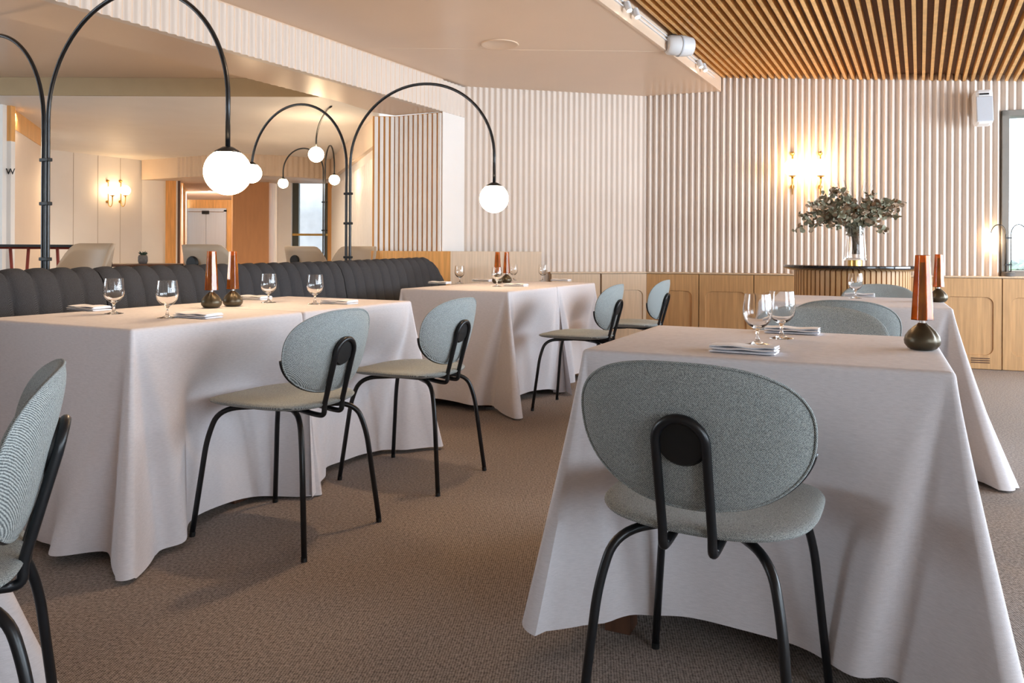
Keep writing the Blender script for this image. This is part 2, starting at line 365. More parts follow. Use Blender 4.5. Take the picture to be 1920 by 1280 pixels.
# ------------------------------------------------------------ ceilings
dA = Vector((0.4870, 0.8734)); A0 = Vector((-0.455, 7.28))        # fluted beam line
dB = Vector((0.4850, 0.8745)); B0 = Vector((2.0, 7.44))           # edge of the smooth ceiling
def LA(Y): return (A0.x + dA.x * (Y - A0.y) / dA.y, Y)
def LB(Y): return (B0.x + dB.x * (Y - B0.y) / dB.y, Y)
b = MB(); b.prism([LA(-3.1), LB(-3.1), (B0.x + .01, B0.y), (2.05, 7.7), (1.37, 7.9), (-.45, 7.45)], 2.56, 2.75)
struct(b.build('ceiling', M['ceil']))
# seams between ceiling boards
b = MB()
for (xa, ya, xb, yb) in ((-2.20, 4.0, .08, 4.05), (-1.15, 5.9, 1.22, 5.98)):
    b.box(((xa + xb) / 2, (ya + yb) / 2, 2.5595), (xb - xa, 0.005, 0.002), rot=atan2(yb - ya, xb - xa))
struct(b.build('trim_1', M['peach']))
# white upstand of the ceiling edge with the track groove
n = Vector((dB.y, -dB.x)); p0 = Vector(LB(-3)); p1 = B0
def Bp(s, o, z): q = B0 - dB * s + n * o; return Vector((q.x, q.y, z))
b = MB(); b.prism([tuple(p0), tuple(p1), tuple(p1 + n * .02), tuple(p0 + n * .02)], 2.555, 2.72); struct(b.build('trim_2', M['ceil']))
b = MB()
for zz in (2.625, 2.655): b.prism([tuple(p0 + n * .02), tuple(p1 - dB * .3 + n * .02), tuple(p1 - dB * .3 + n * .034), tuple(p0 + n * .034)], zz, zz + .007)
tr = b.build('light_track', M['plastic']); tag(tr, 'long white light track along the white ceiling edge', 'light track')
# oak slat ceiling
KZ = 0.085; dS = Vector((0.4690, 0.8832)); nS = Vector((0.8832, -0.4690))
def zs(x, y): return 2.69 - KZ * ((x - 2.01) * nS.x + (y - 7.46) * nS.y)
b = MB(); bk = MB()
k = 0; NSL = 92
def w1hit(q):        # parameter along dS from q to the fluted wall
    return -((q - W1a).dot(W1n)) / dS.dot(W1n) if abs(dS.dot(W1n)) > 1e-6 else 0
for k in range(NSL):
    q = B0 + n * .045 + nS * (0.063 * k) - dS * 0.0
    t1 = w1hit(q); e = q + dS * t1
    if e.x > 6.0: t1 = (6.0 - q.x) / dS.x
    e = q + dS * t1; s0 = q + dS * (-10.5)
    if s0.y < -3: s0 = q + dS * ((-3 - q.y) / dS.y)
    if e.y < -2.6: continue
    for (a, c) in ((s0, e),):
        hw = nS * 0.0115; z0a, z0c = zs(a.x, a.y), zs(c.x, c.y)
        P = []
        for (p, z) in ((a, z0a), (c, z0c)):
            for sg in (-1, 1):
                for dz in (0, .055): P.append((p.x + sg * hw.x, p.y + sg * hw.y, z + dz))
        b.add(P, [(0, 2, 6, 4), (1, 5, 7, 3), (0, 4, 5, 1), (2, 3, 7, 6), (0, 1, 3, 2), (4, 6, 7, 5)])
sl = struct(b.build('ceiling', M['slat']))
q0 = B0 + n * .02
pts = [LB(-3), tuple(B0), w1(.62, -.2), w1(4.9, -.2), (6.2, 6.0), (6.2, -3)]
b = MB(); b.add([(x, y, zs(x, y) + .058) for x, y in pts] + [(x, y, zs(x, y) + .15) for x, y in pts],
                [tuple(range(5, -1, -1)), tuple(range(6, 12))] + [(i, (i + 1) % 6, (i + 1) % 6 + 6, i + 6) for i in range(6)])
struct(b.build('ceiling', M['slatback']))
# roof slab closing everything above
b = MB(); b.prism([(-12, -3.3), (6.3, -3.3), (6.3, 6.4), (3.6, 7.4), (2.6, 23), (-12, 23)], 3.0, 3.1); struct(b.build('ceiling', M['slatback']))

# fluted beam
Pe = (-0.455, 7.28); ps = LA(-3.0)
fluted('trim_3', ps, Pe, 2.265, 2.548, 0.059, 0.016, M['flute'], thick=0.05)
nA = Vector((dA.y, -dA.x))
a0, a1 = Vector(ps), Vector((-0.632, 6.96)); wv = -nA * 0.52
b = MB(); b.prism([tuple(a0), tuple(a1), (-1.10, 7.19), (-1.27, 7.02), tuple(Vector(LA(6.3)) + wv), tuple(a0 + wv)], 2.266, 2.56); struct(b.build('trim_4', M['ceil']))
l0 = a0 + wv; l1 = Vector((-1.56, 6.36))
fluted('trim_5', tuple(l1), tuple(l0), 2.2665, 2.55, 0.075, 0.014, M['ceil'], thick=0.03)
# lounge ceilings
b = MB(); b.prism([tuple(a0 + wv), tuple(l1), (-1.35, 7.0), (-8.2, 7.0), (-8.2, -3)], 2.56, 2.7); struct(b.build('ceiling', M['ceil']))
b = MB(); b.prism([(-8.2, 6.99), (-1.28, 6.99), (-1.0, 7.2), (.5, 13.2), (-8.2, 13.2)], 2.395, 2.7); struct(b.build('ceiling', M['white']))

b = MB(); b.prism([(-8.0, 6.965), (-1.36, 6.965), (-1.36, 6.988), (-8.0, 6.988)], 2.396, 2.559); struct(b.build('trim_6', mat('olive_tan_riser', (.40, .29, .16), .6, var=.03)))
# ------------------------------------------------------------ pillar, slatted end, wainscot
b = MB(); b.prism([(-0.632, 6.96), (-0.455, 7.28), (-.6, 7.5), (-1.2, 7.6), (-1.30, 7.21), (-1.10, 7.23), (-.66, 7.02)], 0, 2.266)
struct(b.build('wall_pillar', M['white']))
b = MB(); b.prism([(-0.634, 6.975), (-0.655, 7.02), (-1.10, 7.235), (-1.31, 7.225), (-1.31, 7.195), (-1.10, 7.205)], 0, 2.262)
struct(b.build('wall_pillar', M['oakd']))
b = MB()
def slats(b, a, c, nn, w, dep, z0, z1):
    a = Vector(a); c = Vector(c); d = (c - a); L = d.length; d.normalize(); nn_ = Vector((d.y, -d.x))
    for i in range(nn):
        s = (i + .5) / nn * L; p = a + d * (s - w / 2); q = a + d * (s + w / 2)
        b.prism([tuple(p), tuple(p + nn_ * dep), tuple(q + nn_ * dep), tuple(q)], z0, z1)
slats(b, (-1.10, 7.207), (-0.632, 6.975), 10, .031, .022, 0.0, 2.255); slats(b, (-1.30, 7.195), (-1.10, 7.205), 4, .031, .022, 0, 2.255)
struct(b.build('trim_7', M['white'], bevel=.004))
b = MB(); b.prism([(-1.30, 7.08), (-.553, 6.90), (-.56, 6.94), (-1.30, 7.12)], 0, 1.0); struct(b.build('wall_wainscot', M['oakd'], bevel=.002))
b = MB(); b.prism([(-.5525, 6.90), (.28, 7.30), (.28, 7.34), (-.57, 6.94)], 0, 1.0); struct(b.build('wall_wainscot', M['oakp'], bevel=.002))
b = MB(); b.prism([(-1.3, 7.11), (-.6, 6.95), (.27, 7.335), (.28, 7.44), (-.44, 7.27), (-.62, 6.95), (-1.1, 7.17), (-1.3, 7.17)], .975, .998); struct(b.build('trim_8', M['oakp']))

# ------------------------------------------------------------ oak cabinets
def rrect(w, h, r, n):
    out = []
    for cx, cy, a0 in ((w / 2 - r, h / 2 - r, 0), (-w / 2 + r, h / 2 - r, pi / 2), (-w / 2 + r, -h / 2 + r, pi), (w / 2 - r, -h / 2 + r, 3 * pi / 2)):
        out += [(cx + r * cos(a0 + pi / 2 * i / n), cy + r * sin(a0 + pi / 2 * i / n)) for i in range(n + 1)]
    return out
def cabinet(origin, ang, W, H, m, label, vent=True, group=None):
    t = thing('cabinet', label, 'cabinet', origin, ang, group)
    b = MB(); b.box((W / 2, .045, H / 2), (W - .004, .05, H)); b.build('body', m, t)
    d = MB(); n = 8; iw, ih = W - .13, H - .29; cx, cz = W / 2, H / 2 - .02
    inner = rrect(iw, ih, .06, n); N = len(inner)
    ow, oh = W - .008, H - .012
    outer = []
    for q in range(4):
        sx, sy = ((1, 1), (-1, 1), (-1, -1), (1, -1))[q]
        for i in range(n + 1):
            x, y = inner[q * (n + 1) + i]
            f = i / n
            if q % 2 == 0: a, c = (1, min(1, 2 * f)), (max(0, 2 - 2 * f), 1)
            corner = (sx * ow / 2, sy * oh / 2)
            edgeA = (sx * ow / 2, y) if q % 2 == 0 else (x, sy * oh / 2)
            edgeB = (x, sy * oh / 2) if q % 2 == 0 else (sx * ow / 2, y)
            outer.append(edgeA if f < .25 else (edgeB if f > .75 else corner))
    co = (0, (oh - (H - .04)) / 2 + .0)
    def V3(p, y): return (cx + p[0], y, cz + p[1])
    outz = [(p[0], p[1] + (H / 2 - cz)) if abs(p[1]) > oh / 2 - .001 else p for p in outer]
    s1 = [(p[0] * .985, p[1] * .99) for p in inner]
    vs = [V3(p, .018) for p in outz] + [V3(p, 0) for p in outz] + [V3(p, 0) for p in inner] + [V3(p, .010) for p in s1]
    fs = []
    for a in range(3):
        for i in range(N): fs.append((a * N + i, a * N + (i + 1) % N, (a + 1) * N + (i + 1) % N, (a + 1) * N + i))
    fs.append(tuple(range(3 * N, 4 * N)))
    d.add(vs, fs); dd = d.build('door', m, t)
    if vent:
        v = MB()
        for k in range(3): v.box((W * .68, .0, .060 + .018 * k), (W * .28, .006, .008))
        v.build('vent', M['walnut'], dd)
    return t
ang1 = atan2(W1d.y, W1d.x)
CW = 0.508
names1 = ['oak cabinet door just right of the room corner, behind the farthest grey chair', 'second oak cabinet door right of the room corner, above the lit table edge',
          'third oak cabinet door right of the room corner, left of the round console', 'oak cabinet door partly hidden behind the left of the round console base',
          'oak cabinet door behind the right of the round console base', 'oak cabinet door with vent right of the console under the wall speaker',
          'oak cabinet door below the window at the right frame edge, beneath the twin globe lamp', 'last oak cabinet door of the row, under the far side of the window']
for i in range(8):
    cabinet(w1(.012 + CW * i, .095, 0.0), ang1, CW, .79, M['oak'], names1[i])
b = MB(); w1box(b, 0.0, .005 + CW * 8, .03, .10, .79, .805); struct(b.build('trim_9', M['oakp'], bevel=.002))
d2 = (W1a - W2a); L2 = d2.length; d2.normalize(); n2 = Vector((d2.y, -d2.x)); ang2 = atan2(d2.y, d2.x)
for i, s in enumerate((L2 - .51, L2 - 1.02)):
    q = W2a + d2 * s + n2 * .085
    cabinet((q.x, q.y, 0), ang2, .50, .79, M['oakp'], ['pale oak cabinet door left of the room corner', 'pale oak cabinet door beside the tall wainscot panel'][i], vent=False)  # same oak as the right-hand row, window light painted into the colour
b = MB(); qa = W2a + d2 * (L2 - 1.03); qb = W1a
b.prism([tuple(qa + n2 * .02), tuple(qb + n2 * .02), tuple(qb + n2 * .09), tuple(qa + n2 * .09)], .79, .805); struct(b.build('trim_10', M['oakp']))

# ------------------------------------------------------------ background room
def wallpoly(name, a, c, z0, z1, m, th=.06, kind=True):
    a = Vector(a); c = Vector(c); d = (c - a).normalized(); nn = Vector((-d.y, d.x)) * th
    b = MB(); b.prism([tuple(a), tuple(c), tuple(c + nn), tuple(a + nn)], z0, z1); o = b.build(name, m)
    return struct(o) if kind else o
def p2(x, D): return (px(x, D), D)
wallpoly('wall_lounge', p2(72, 10.6), p2(266, 12.0), 0, 2.395, M['white'])
wallpoly('wall_lounge', p2(266, 12.0), p2(312, 12.2), 0, 2.395, M['white'])
b = MB()
pa, pb = Vector(p2(72, 10.6)), Vector(p2(266, 12.0)); dd = pb - pa; nn = Vector((dd.y, -dd.x)).normalized()
for x in (137, 183, 225):
    r = -(960 - x) / F; t = (r * pa.y - pa.x) / (dd.x - r * dd.y); q = pa + dd * t
    b.box((q.x, q.y, 1.2), (.006, .006, 2.38), rot=atan2(dd.y, dd.x))
struct(b.build('trim_11', M['seam']))
wallpoly('wall_lounge', p2(310, 12.1), p2(333, 12.15), 0, 2.1, M['oakd'])
wallpoly('trim_12', p2(333, 12.12), p2(337.5, 12.14), 0, 2.1, M['walnut'])
wallpoly('wall_lobby', p2(337.5, 12.15), p2(351, 21), 0, 2.4, M['white'])
# lift lobby
wallpoly('wall_lobby', p2(346, 21.1), p2(440, 21.1), 0, 2.45, M['oakd'])
wallpoly('wall_lobby', p2(434, 21), p2(437, 12.3), 0, 2.4, M['oakd'])
b = MB(); b.prism([p2(300, 12.0), p2(460, 12.0), p2(450, 21.4), p2(330, 21.4)], 2.38, 2.5); struct(b.build('ceiling', M['plaster']))
t = thing('elevator', 'stainless steel elevator doors at the end of the far lobby', 'elevator', (px(386, 21.04), 21.04, 0))
w_ = 68 / F * 21 / 2
b = MB(); b.box((-w_ - .03, 0, 1.05), (.06, .06, 2.1)); b.box((w_ + .03, 0, 1.05), (.06, .06, 2.1)); b.box((0, 0, 2.10), (2 * w_ + .12, .06, .09)); b.build('door_frame', M['steel'], t)
for sg in (-1, 1):
    b = MB(); b.box((sg * w_ / 2, .01, 1.02), (w_ - .01, .03, 2.04)); b.build('door_leaf', M['steel'], t)
b = MB(); b.box((0, -.04, 2.03), (.19, .03, .09)); b.build('floor_indicator', M['blackmat'], t)
for z in (1.35, 1.02):
    b = MB(); b.box((-w_ - .1, -.03, z), (.05, .02, .07)); b.build('call_button', M['blackmat'], t)
# wood panels and column right of lobby
wallpoly('wall_lounge', p2(436, 12.3), p2(504, 12.3), 0, 2.1, mat('brown_veneer', (0.58, 0.30, 0.145), .5, var=.05, vscale=1, stretch=(20, 20, 3)))
wallpoly('wall_lounge', p2(504, 12.3), p2(519, 12.6), 0, 2.15, M['oakd'])
wallpoly('wall_lounge', p2(519, 12.4), p2(546, 12.4), 0, 2.2, M['white'])
wallpoly('wall_lounge', p2(614, 12.45), p2(627, 12.2), 0, 2.2, M['oakd'])
# door like window in the far wall
D = 12.5; x0, x1 = px(546, D), px(615, D)
b = MB(); zt2 = 1 + (hz(580) - 325) / F * D
b.box(((x0 + px(561, D)) / 2, D, zt2 / 2), (px(561, D) - x0, .08, zt2)); b.box((x1 - .02, D, zt2 / 2), (.05, .08, zt2))
b.box(((x0 + x1) / 2, D, zt2 + .02), (x1 - x0, .08, .06)); b.box(((x0 + x1) / 2, D, .05), (x1 - x0, .08, .1))
wo = struct(b.build('window_5', M['framed']))
g = MB(); g.box(((px(561, D) + x1) / 2, D, zt2 / 2), (x1 - px(561, D), .01, zt2)); g.build('pane', M['pane'], wo)
g = MB(); zb2 = 1 + (hz(580) - 440) / F * D
g.box(((px(550, D) + x1) / 2, D - .05, zb2), (x1 - px(550, D), .03, .035)); g.build('push_bar', M['brass'], wo)
b = MB(); b.box((-5.0, 24, 1.5), (5, .4, 9)); b.box((-4.4, 23.75, 2.9), (1.5, .1, .06))
tag(b.build('neighbouring_building', M['stone']), 'pale stone building seen through the far glazed door', 'building')
# curved fluted band
poly = [p2(265, 11.95), p2(330, 11.6), p2(400, 11.25), p2(445, 11.1), p2(530, 11.3), p2(620, 11.75)]
for i in range(5):
    fluted('trim_%d' % (13 + i), poly[i], poly[i + 1], 2.09, 2.395, 0.085, 0.02 if i else 0.002, M['peach'], thick=.08, samples=6)
b = MB()
pp = [(x, y + .05) for x, y in poly] + [(p[0] + .3, 12.55) for p in poly[::-1]]
b.prism(pp, 2.092, 2.12); struct(b.build('ceiling', M['plaster']))
wallpoly('trim_18', p2(618, 11.8), p2(700, 8.0), 2.10, 2.395, M['peach'])
fluted('wall_lounge', p2(624, 12.1), p2(703, 8.15), 0, 1.98, 0.11, 0.03, M['white'], samples=6)
wallpoly('wall_lounge', p2(622, 12.2), p2(703, 8.22), 1.98, 2.2, M['white'])
# far-left: sign door and beige wall
wallpoly('wall_lounge', p2(20, 7.55), p2(76, 8.95), 0, 2.20, M['peach'])
wallpoly('trim_19', p2(18, 7.50), p2(77, 8.94), 2.20, 2.395, M['oakd'])
wallpoly('wall_lounge', p2(76, 8.95), p2(60, 10.7), 0, 2.395, M['white'])
wallpoly('wall_lounge', p2(-160, 7.4), p2(4, 7.4), 0, 2.395, M['white'])
wallpoly('door_1', p2(4, 7.46), p2(20, 7.46), 0, 2.05, M['white'])
wallpoly('trim_20', p2(4, 7.46), p2(20, 7.46), 2.05, 2.395, M['oakd'])
tc = bpy.data.curves.new('restroom_sign', 'FONT'); tc.body = 'W'; tc.size = .085; tc.extrude = .002; tc.align_x = 'CENTER'
tmp = bpy.data.objects.new('sign_curve', tc); COL.objects.link(tmp); bpy.context.view_layer.update()
me_ = bpy.data.meshes.new_from_object(tmp.evaluated_get(bpy.context.evaluated_depsgraph_get())); bpy.data.objects.remove(tmp)
to = bpy.data.objects.new('restroom_sign', me_); COL.objects.link(to); to.data.materials.clear(); to.data.materials.append(M['blackmat'])
to.location = (px(19, 7.45), 7.45, 1 + (hz(11) - 327) / F * 7.455); to.rotation_euler = (radians(90), 0, 0)
tag(to, 'dark letter W on the white door at the left frame edge', 'sign')
# rest of lounge enclosure behind
wallpoly('wall_lounge', (-8.1, 9.0), p2(60, 10.7), 0, 2.5, M['white'])

# ------------------------------------------------------------ dining chairs
def pillow(b, outline, thick, f, nr=9, nth=72, pw=6):
    rows_t, rows_b = [], []
    for i in range(nr + 1):
        rho = sin(pi / 2 * i / nr) if i < nr else 1.0
        h = thick / 2 * (1 - rho ** pw) ** 0.5 if rho < 1 else 0
        ring_t, ring_b = [], []
        for k in range(nth):
            x, y = outline(2 * pi * k / nth)
            ring_t.append(f(x * rho, y * rho, h)); ring_b.append(f(x * rho, y * rho, -h))
        rows_t.append(ring_t); rows_b.append(ring_b)
    def surf(rows, flip):
        vs = [rows[0][0]] + [p for r in rows[1:] for p in r]; fs = []
        for k in range(nth):
            t = (0, 1 + k, 1 + (k + 1) % nth); fs.append(t[::-1] if flip else t)
        for i in range(len(rows) - 2):
            for k in range(nth):
                a = 1 + i * nth; q = (a + k, a + nth + k, a + nth + (k + 1) % nth, a + (k + 1) % nth)
                fs.append(q[::-1] if flip else q)
        b.add(vs, fs)
    surf(rows_t, False); surf(rows_b, True)
def sup(a, bb, n, egg=0.0):
    def f(t):
        c, s = cos(t), sin(t)
        x = a * (abs(c) ** (2 / n)) * (1 if c >= 0 else -1); y = bb * (abs(s) ** (2 / n)) * (1 if s >= 0 else -1)
        return x * (1 + egg * y / bb), y
    return f
TILT = radians(13)
def backmap(x, y, h):
    # x sideways, y up the back, h towards the front; concave towards the sitter
    yy = -.215 + 1.05 * x * x + h
    p = Vector((x, 0, 0)) + Vector((0, -sin(TILT), cos(TILT))) * y + Vector((0, cos(TILT), sin(TILT))) * (1.05 * x * x + h)
    return p + Vector((0, -.222, .657))
def seatmap(x, y, h):
    z = .474 + .22 * x * x - .10 * max(0, y - .05) ** 1.5 * 4 * .25 - .012 * (1 - (x / .24) ** 2) * (1 - (y / .24) ** 2) + h
    return Vector((x, y + .028, z))
bo = sup(.224, .145, 2.35, .035); so = sup(.214, .230, 3.1, -.03)
def make_chair(label):
    t = thing('dining_chair', label, 'chair')
    b = MB(); pillow(b, so, .032, seatmap); se = b.build('seat', M['tweed'], t, smooth=True)
    b = MB(); pillow(b, bo, .034, backmap, pw=4); bk = b.build('backrest', M['tweed'], t, smooth=True)
    b = MB(); b.tube([backmap(bo(a)[0] * 1.0, bo(a)[1] * 1.0, -.003) for a in [2 * pi * k / 96 for k in range(97)]], .003, 6, False); b.build('piping', M['tweed'], bk, smooth=True)
    b = MB(); b.tube([backmap(bo(a)[0] * 1.004, bo(a)[1] * 1.004, .003) for a in [pi + .15 + (pi - .3) * k / 48 for k in range(49)]], .0055, 6); b.build('rim', M['black'], bk, smooth=True)
    # round mount on the back and the hairpin tube round it
    ax = Vector((0, -sin(TILT), cos(TILT))); nb = Vector((0, cos(TILT), sin(TILT))); cc = Vector((0, -.222, .657)) - nb * .012
    b = MB(); R = 28
    for (r0, o0, r1, o1) in ((.0, -.016, .044, -.015), (.044, -.015, .050, -.008), (.050, -.008, .050, .004)):
        vs = [cc + nb * o + (Vector((1, 0, 0)) * cos(2 * pi * k / R) + ax * sin(2 * pi * k / R)) * r for (r, o) in ((r0, o0), (r1, o1)) for k in range(R)]
        b.add(vs, [(k, (k + 1) % R, R + (k + 1) % R, R + k) for k in range(R)])
    b.build('back_mount', M['blackmat'], t, smooth=True)
    q = cc - nb * .016; rl = .0475
    top = arc(q, (1, 0, 0), ax, rl, rl, 0, pi, 16)
    low = lambda sg: [q + Vector((sg * rl, 0, 0)) + ax * (-.05), Vector((sg * rl, q.y + .05, .47)), Vector((sg * rl, -.165, .415)), Vector((sg * rl, -.06, .450))]
    lw = low(1); rr = smoothpath([top[0]] + lw, [.001, .12, .035, .03][:len(lw)], 7) if False else None
    path_r = smoothpath([lw[3], lw[2] + Vector((0, .0, .02)), lw[2] + Vector((0, -.035, .02)), lw[1], q + Vector((rl, 0, 0))], [.03, .03, .02, .001], 5)
    path_l = [Vector((-p.x, p.y, p.z)) for p in path_r][::-1]
    b = MB(); b.tube(path_r + top[1:-1] + path_l, .0092, 12); b.build('back_frame', M['black'], t, smooth=True)
    for sx, sy in ((1, 1), (-1, 1), (1, -1), (-1, -1)):
        u = Vector((sx * .205, sy * .25, 0)); L = u.length; u.normalize()
        pts = smoothpath([u * .06 + Vector((0, 0, .444)), u * .235 + Vector((0, 0, .444)), u * .275 + Vector((0, 0, .34)), u * .322 + Vector((0, 0, .012))], [.075, .05], 8)
        b = MB(); b.tube(pts, .0095, 12); lg = b.build('leg', M['black'], t, smooth=True)
        f = MB(); f.tube([u * .3205 + Vector((0, 0, .016)), u * .3225 + Vector((0, 0, 0.0))], .0102, 10); f.build('foot_cap', M['blackmat'], lg)
    b = MB(); b.box((0, -.01, .447), (.16, .20, .012)); b.build('seat_frame', M['black'], t, bevel=.004)
    return t
AU = PHI + pi / 2      # chair faces -U
AV = PHI               # chair faces +V
def C(x, y): return (x, y, 0)
c0 = make_chair('large grey tweed chair seen from behind in the right foreground'); c0.location = C(.428, 1.625); c0.rotation_euler[2] = AV - .05
dup(c0, C(-.80, 2.76), AU, 'grey tweed chair at the long left table, nearer of its two')
dup(c0, C(-.435, 3.43), AU, 'grey tweed chair at the long left table, farther of its two')
dup(c0, C(.445, 4.90), AU, 'grey tweed chair at the middle table, nearer of its two')
dup(c0, C(.90, 5.68), AU, 'small farthest grey tweed chair in front of the corner oak cabinets')
dup(c0, C(1.055, 2.65), AV + pi, 'grey chair on the far side of the foreground right table, facing the camera')
dup(c0, C(1.52, 3.50), AV, 'grey chair tucked under the near side of the rear right table, back to camera')
dup(c0, C(2.27, 4.76), AV + pi, 'grey chair beyond the rear right table in front of the round console')
dup(c0, C(-1.02, 1.24), radians(119), 'grey tweed chair cut off by the left frame edge in the foreground')

# ------------------------------------------------------------ tables and cloths
def make_table(origin, w, l, label, ix=.21, iy=.16):
    t = thing('dining_table', label, 'table', (origin[0], origin[1], 0), PHI)
    b = MB(); b.box((w / 2, l / 2, .727), (w - .02, l - .02, .03)); b.build('tabletop', M['walnut'], t, bevel=.004)
    for x in (ix, w - ix):
        for y in (iy, l - iy):
            b = MB(); b.box((x, y, .356), (.07, .07, .712)); b.build('leg', M['walnut'], t, bevel=.003)
    b = MB(); b.box((w / 2, l / 2, .69), (w - .2, l - .2, .04)); b.build('apron', M['walnut'], t)
def smoothstep(a, b_, x):
    t = max(0, min(1, (x - a) / (b_ - a))); return t * t * (3 - 2 * t)
def make_cloth(origin, w, l, label, seed=0, flare=(.05, .05, .05, .05), corner=(.14, .14, .14, .14), drop=(.70, .70, .70, .70), push=(), flat=(), group=None, crease=(), cdrop=.05):
    """sides: 0 near (-V), 1 right (+U), 2 far (+V), 3 left (-U); corners: 0 near-left,1 near-right,2 far-right,3 far-left
       push: (side, position along it, depth)"""
    rnd = random.Random(seed); b = MB(); r = .012
    # perimeter samples: side index, s along side, corner distance info
    per = []
    cor = [(0, 0), (w, 0), (w, l), (0, l)]; dirs = [(1, 0), (0, 1), (-1, 0), (0, -1)]; nor = [(0, -1), (1, 0), (0, 1), (-1, 0)]
    Ls = [w, l, w, l]
    for sd in range(4):
        nS_ = int(Ls[sd] / .0115); 
        for i in range(nS_):
            # denser near corners
            f = i / nS_; f = f + -.055 * sin(4 * pi * f) * .5
            per.append((sd, r + f * (Ls[sd] - 2 * r), 0))
        # corner arc samples
        for i in range(9): per.append((sd, Ls[sd] - r, (i + .5) / 9))
    rip = {}
    for sd in range(4):
        rip[sd] = [(rnd.uniform(2.2, 5.5), rnd.uniform(0, 6.28), rnd.uniform(.5, 1)) for _ in range(3)]
    MROW = 44
    rows = [[] for _ in range(MROW + 4)]
    for (sd, s, ca) in per:
        c = cor[sd]; d = dirs[sd]; n_ = nor[sd]; n2_ = nor[(sd + 1) % 4]; L = Ls[sd]
        bx, by = c[0] + d[0] * s, c[1] + d[1] * s
        if ca > 0:
            a = ca * pi / 2; nx, ny = n_[0] * cos(a) + n2_[0] * sin(a), n_[1] * cos(a) + n2_[1] * sin(a)
            bx += -n_[0] * r + nx * r; by += -n_[1] * r + ny * r
            dc0, dc1 = 99, 0.0
        else:
            nx, ny = n_; dc0, dc1 = s, L - s
        k0, k1 = sd, (sd + 1) % 4
        # nearest corner
        if ca > 0: kc, dc = k1, abs(ca - .5) * .03
        elif dc0 < dc1: kc, dc = k0, dc0 + .015
        else: kc, dc = k1, dc1 + .015
        sgn = 1 if (ca > 0 or dc1 < dc0) else -1
        dr = drop[sd] if ca == 0 else (drop[sd] * (1 - ca) + drop[(sd + 1) % 4] * ca)
        isflat = sd in flat
        A = corner[kc]
        # corners hang lower
        Hc = dr + min(.745 - dr - .004, cdrop) * exp(-(dc / .13) ** 2) * (1 if A > .03 else 0)
        if not isflat: Hc += .006 * sin(s * 9 + sd * 2 + seed)
        for j in range(MROW + 4):
            if j < 4:
                th = (j / 3) * pi / 2
                off = -r + r * sin(th); z = -r + r * cos(th)
                inset = 0
                rows[j].append((bx + nx * off - (0), by + ny * off, .751 + z)); continue
            t = (j - 3) / MROW
            z = .751 - r - (Hc - r) * t
            h = t
            wd = .014 + .052 * h
            off = (flare[sd] if ca == 0 else 0.5 * (flare[sd] + flare[(sd + 1) % 4])) * h ** .9
            if isflat and ca == 0: off = flare[sd] * h
            core = exp(-(dc / wd) ** 2)
            rest = 0
            if not isflat:
                # cone at the corner, then a valley, then a second soft fold
                off += A * h ** 1.15 * core
                off -= .50 * A * h * exp(-((dc - wd * 2.1) / (wd * .8)) ** 2)
                off += .62 * A * h ** 1.3 * exp(-((dc - wd * 3.7) / (wd * 1.15)) ** 2) * (.6 + .4 * sin(kc * 2.1 + seed + sgn))
                mid = smoothstep(.10, .26, dc)
                for (fr, phs, am) in rip[sd]:
                    off += .011 * am * h ** 1.5 * sin(s * fr * 2.2 + phs) * mid
                for (cs, cp, ca_) in crease:
                    if cs == sd and ca == 0: off += ca_ * h ** .8 * exp(-((s - cp) / (.012 + .03 * h)) ** 2)
            elif A > .03: off += A * .3 * h * core
            tx = 0; off0 = off; cw = A * h ** 1.15 * core if not isflat else 0
            for (ps_, pc, pd) in push:
                if ps_ == sd and ca == 0:
                    zz = z - .455
                    vz = exp(-(zz / .15) ** 2) if zz > 0 else 1.0
                    mm = vz * exp(-((s - pc) / .27) ** 4)
                    off = off * (1 - mm) - pd * mm
            # the corner cone leans out along the diagonal, so that its fold is round
            gx, gy = (nor[(kc - 1) % 4][0] + nor[kc][0]) * .7071, (nor[(kc - 1) % 4][1] + nor[kc][1]) * .7071
            cw = min(cw, max(off, 0)); o1 = off - cw
            rows[j].append((bx + nx * o1 + gx * cw * 1.15, by + ny * o1 + gy * cw * 1.15, max(z, .003)))
    n = len(per); vs = [p for r_ in rows for p in r_]; fs = []
    for j in range(len(rows) - 1):
        for k in range(n): fs.append((j * n + k, (j + 1) * n + k, (j + 1) * n + (k + 1) % n, j * n + (k + 1) % n))
    base_ = 0
    cx_, cy_ = w / 2, l / 2; rings = [rows[0]]
    for sc in (.97, .85, .6, .3): rings.append([(cx_ + (p[0] - cx_) * sc, cy_ + (p[1] - cy_) * sc, p[2]) for p in rows[0]])
    o_ = len(vs); prev = 0
    for rg in rings[1:]:
        st_ = len(vs); vs += rg
        for k in range(n): fs.append((prev + k, prev + (k + 1) % n, st_ + (k + 1) % n, st_ + k))
        prev = st_
    vs.append((cx_, cy_, rows[0][0][2])); cc_ = len(vs) - 1
    for k in range(n): fs.append((prev + k, prev + (k + 1) % n, cc_))
    b.add(vs, fs)
    o = b.build('tablecloth', M['linen'], auto=60, solid=.0)
    o.location = (origin[0], origin[1], 0); o.rotation_euler = (0, 0, PHI)
    return tag(o, label, 'tablecloth', group)
def off2(o, a, c): q = Vector((o[0], o[1], 0)) + U * a + V * c; return (q.x, q.y)
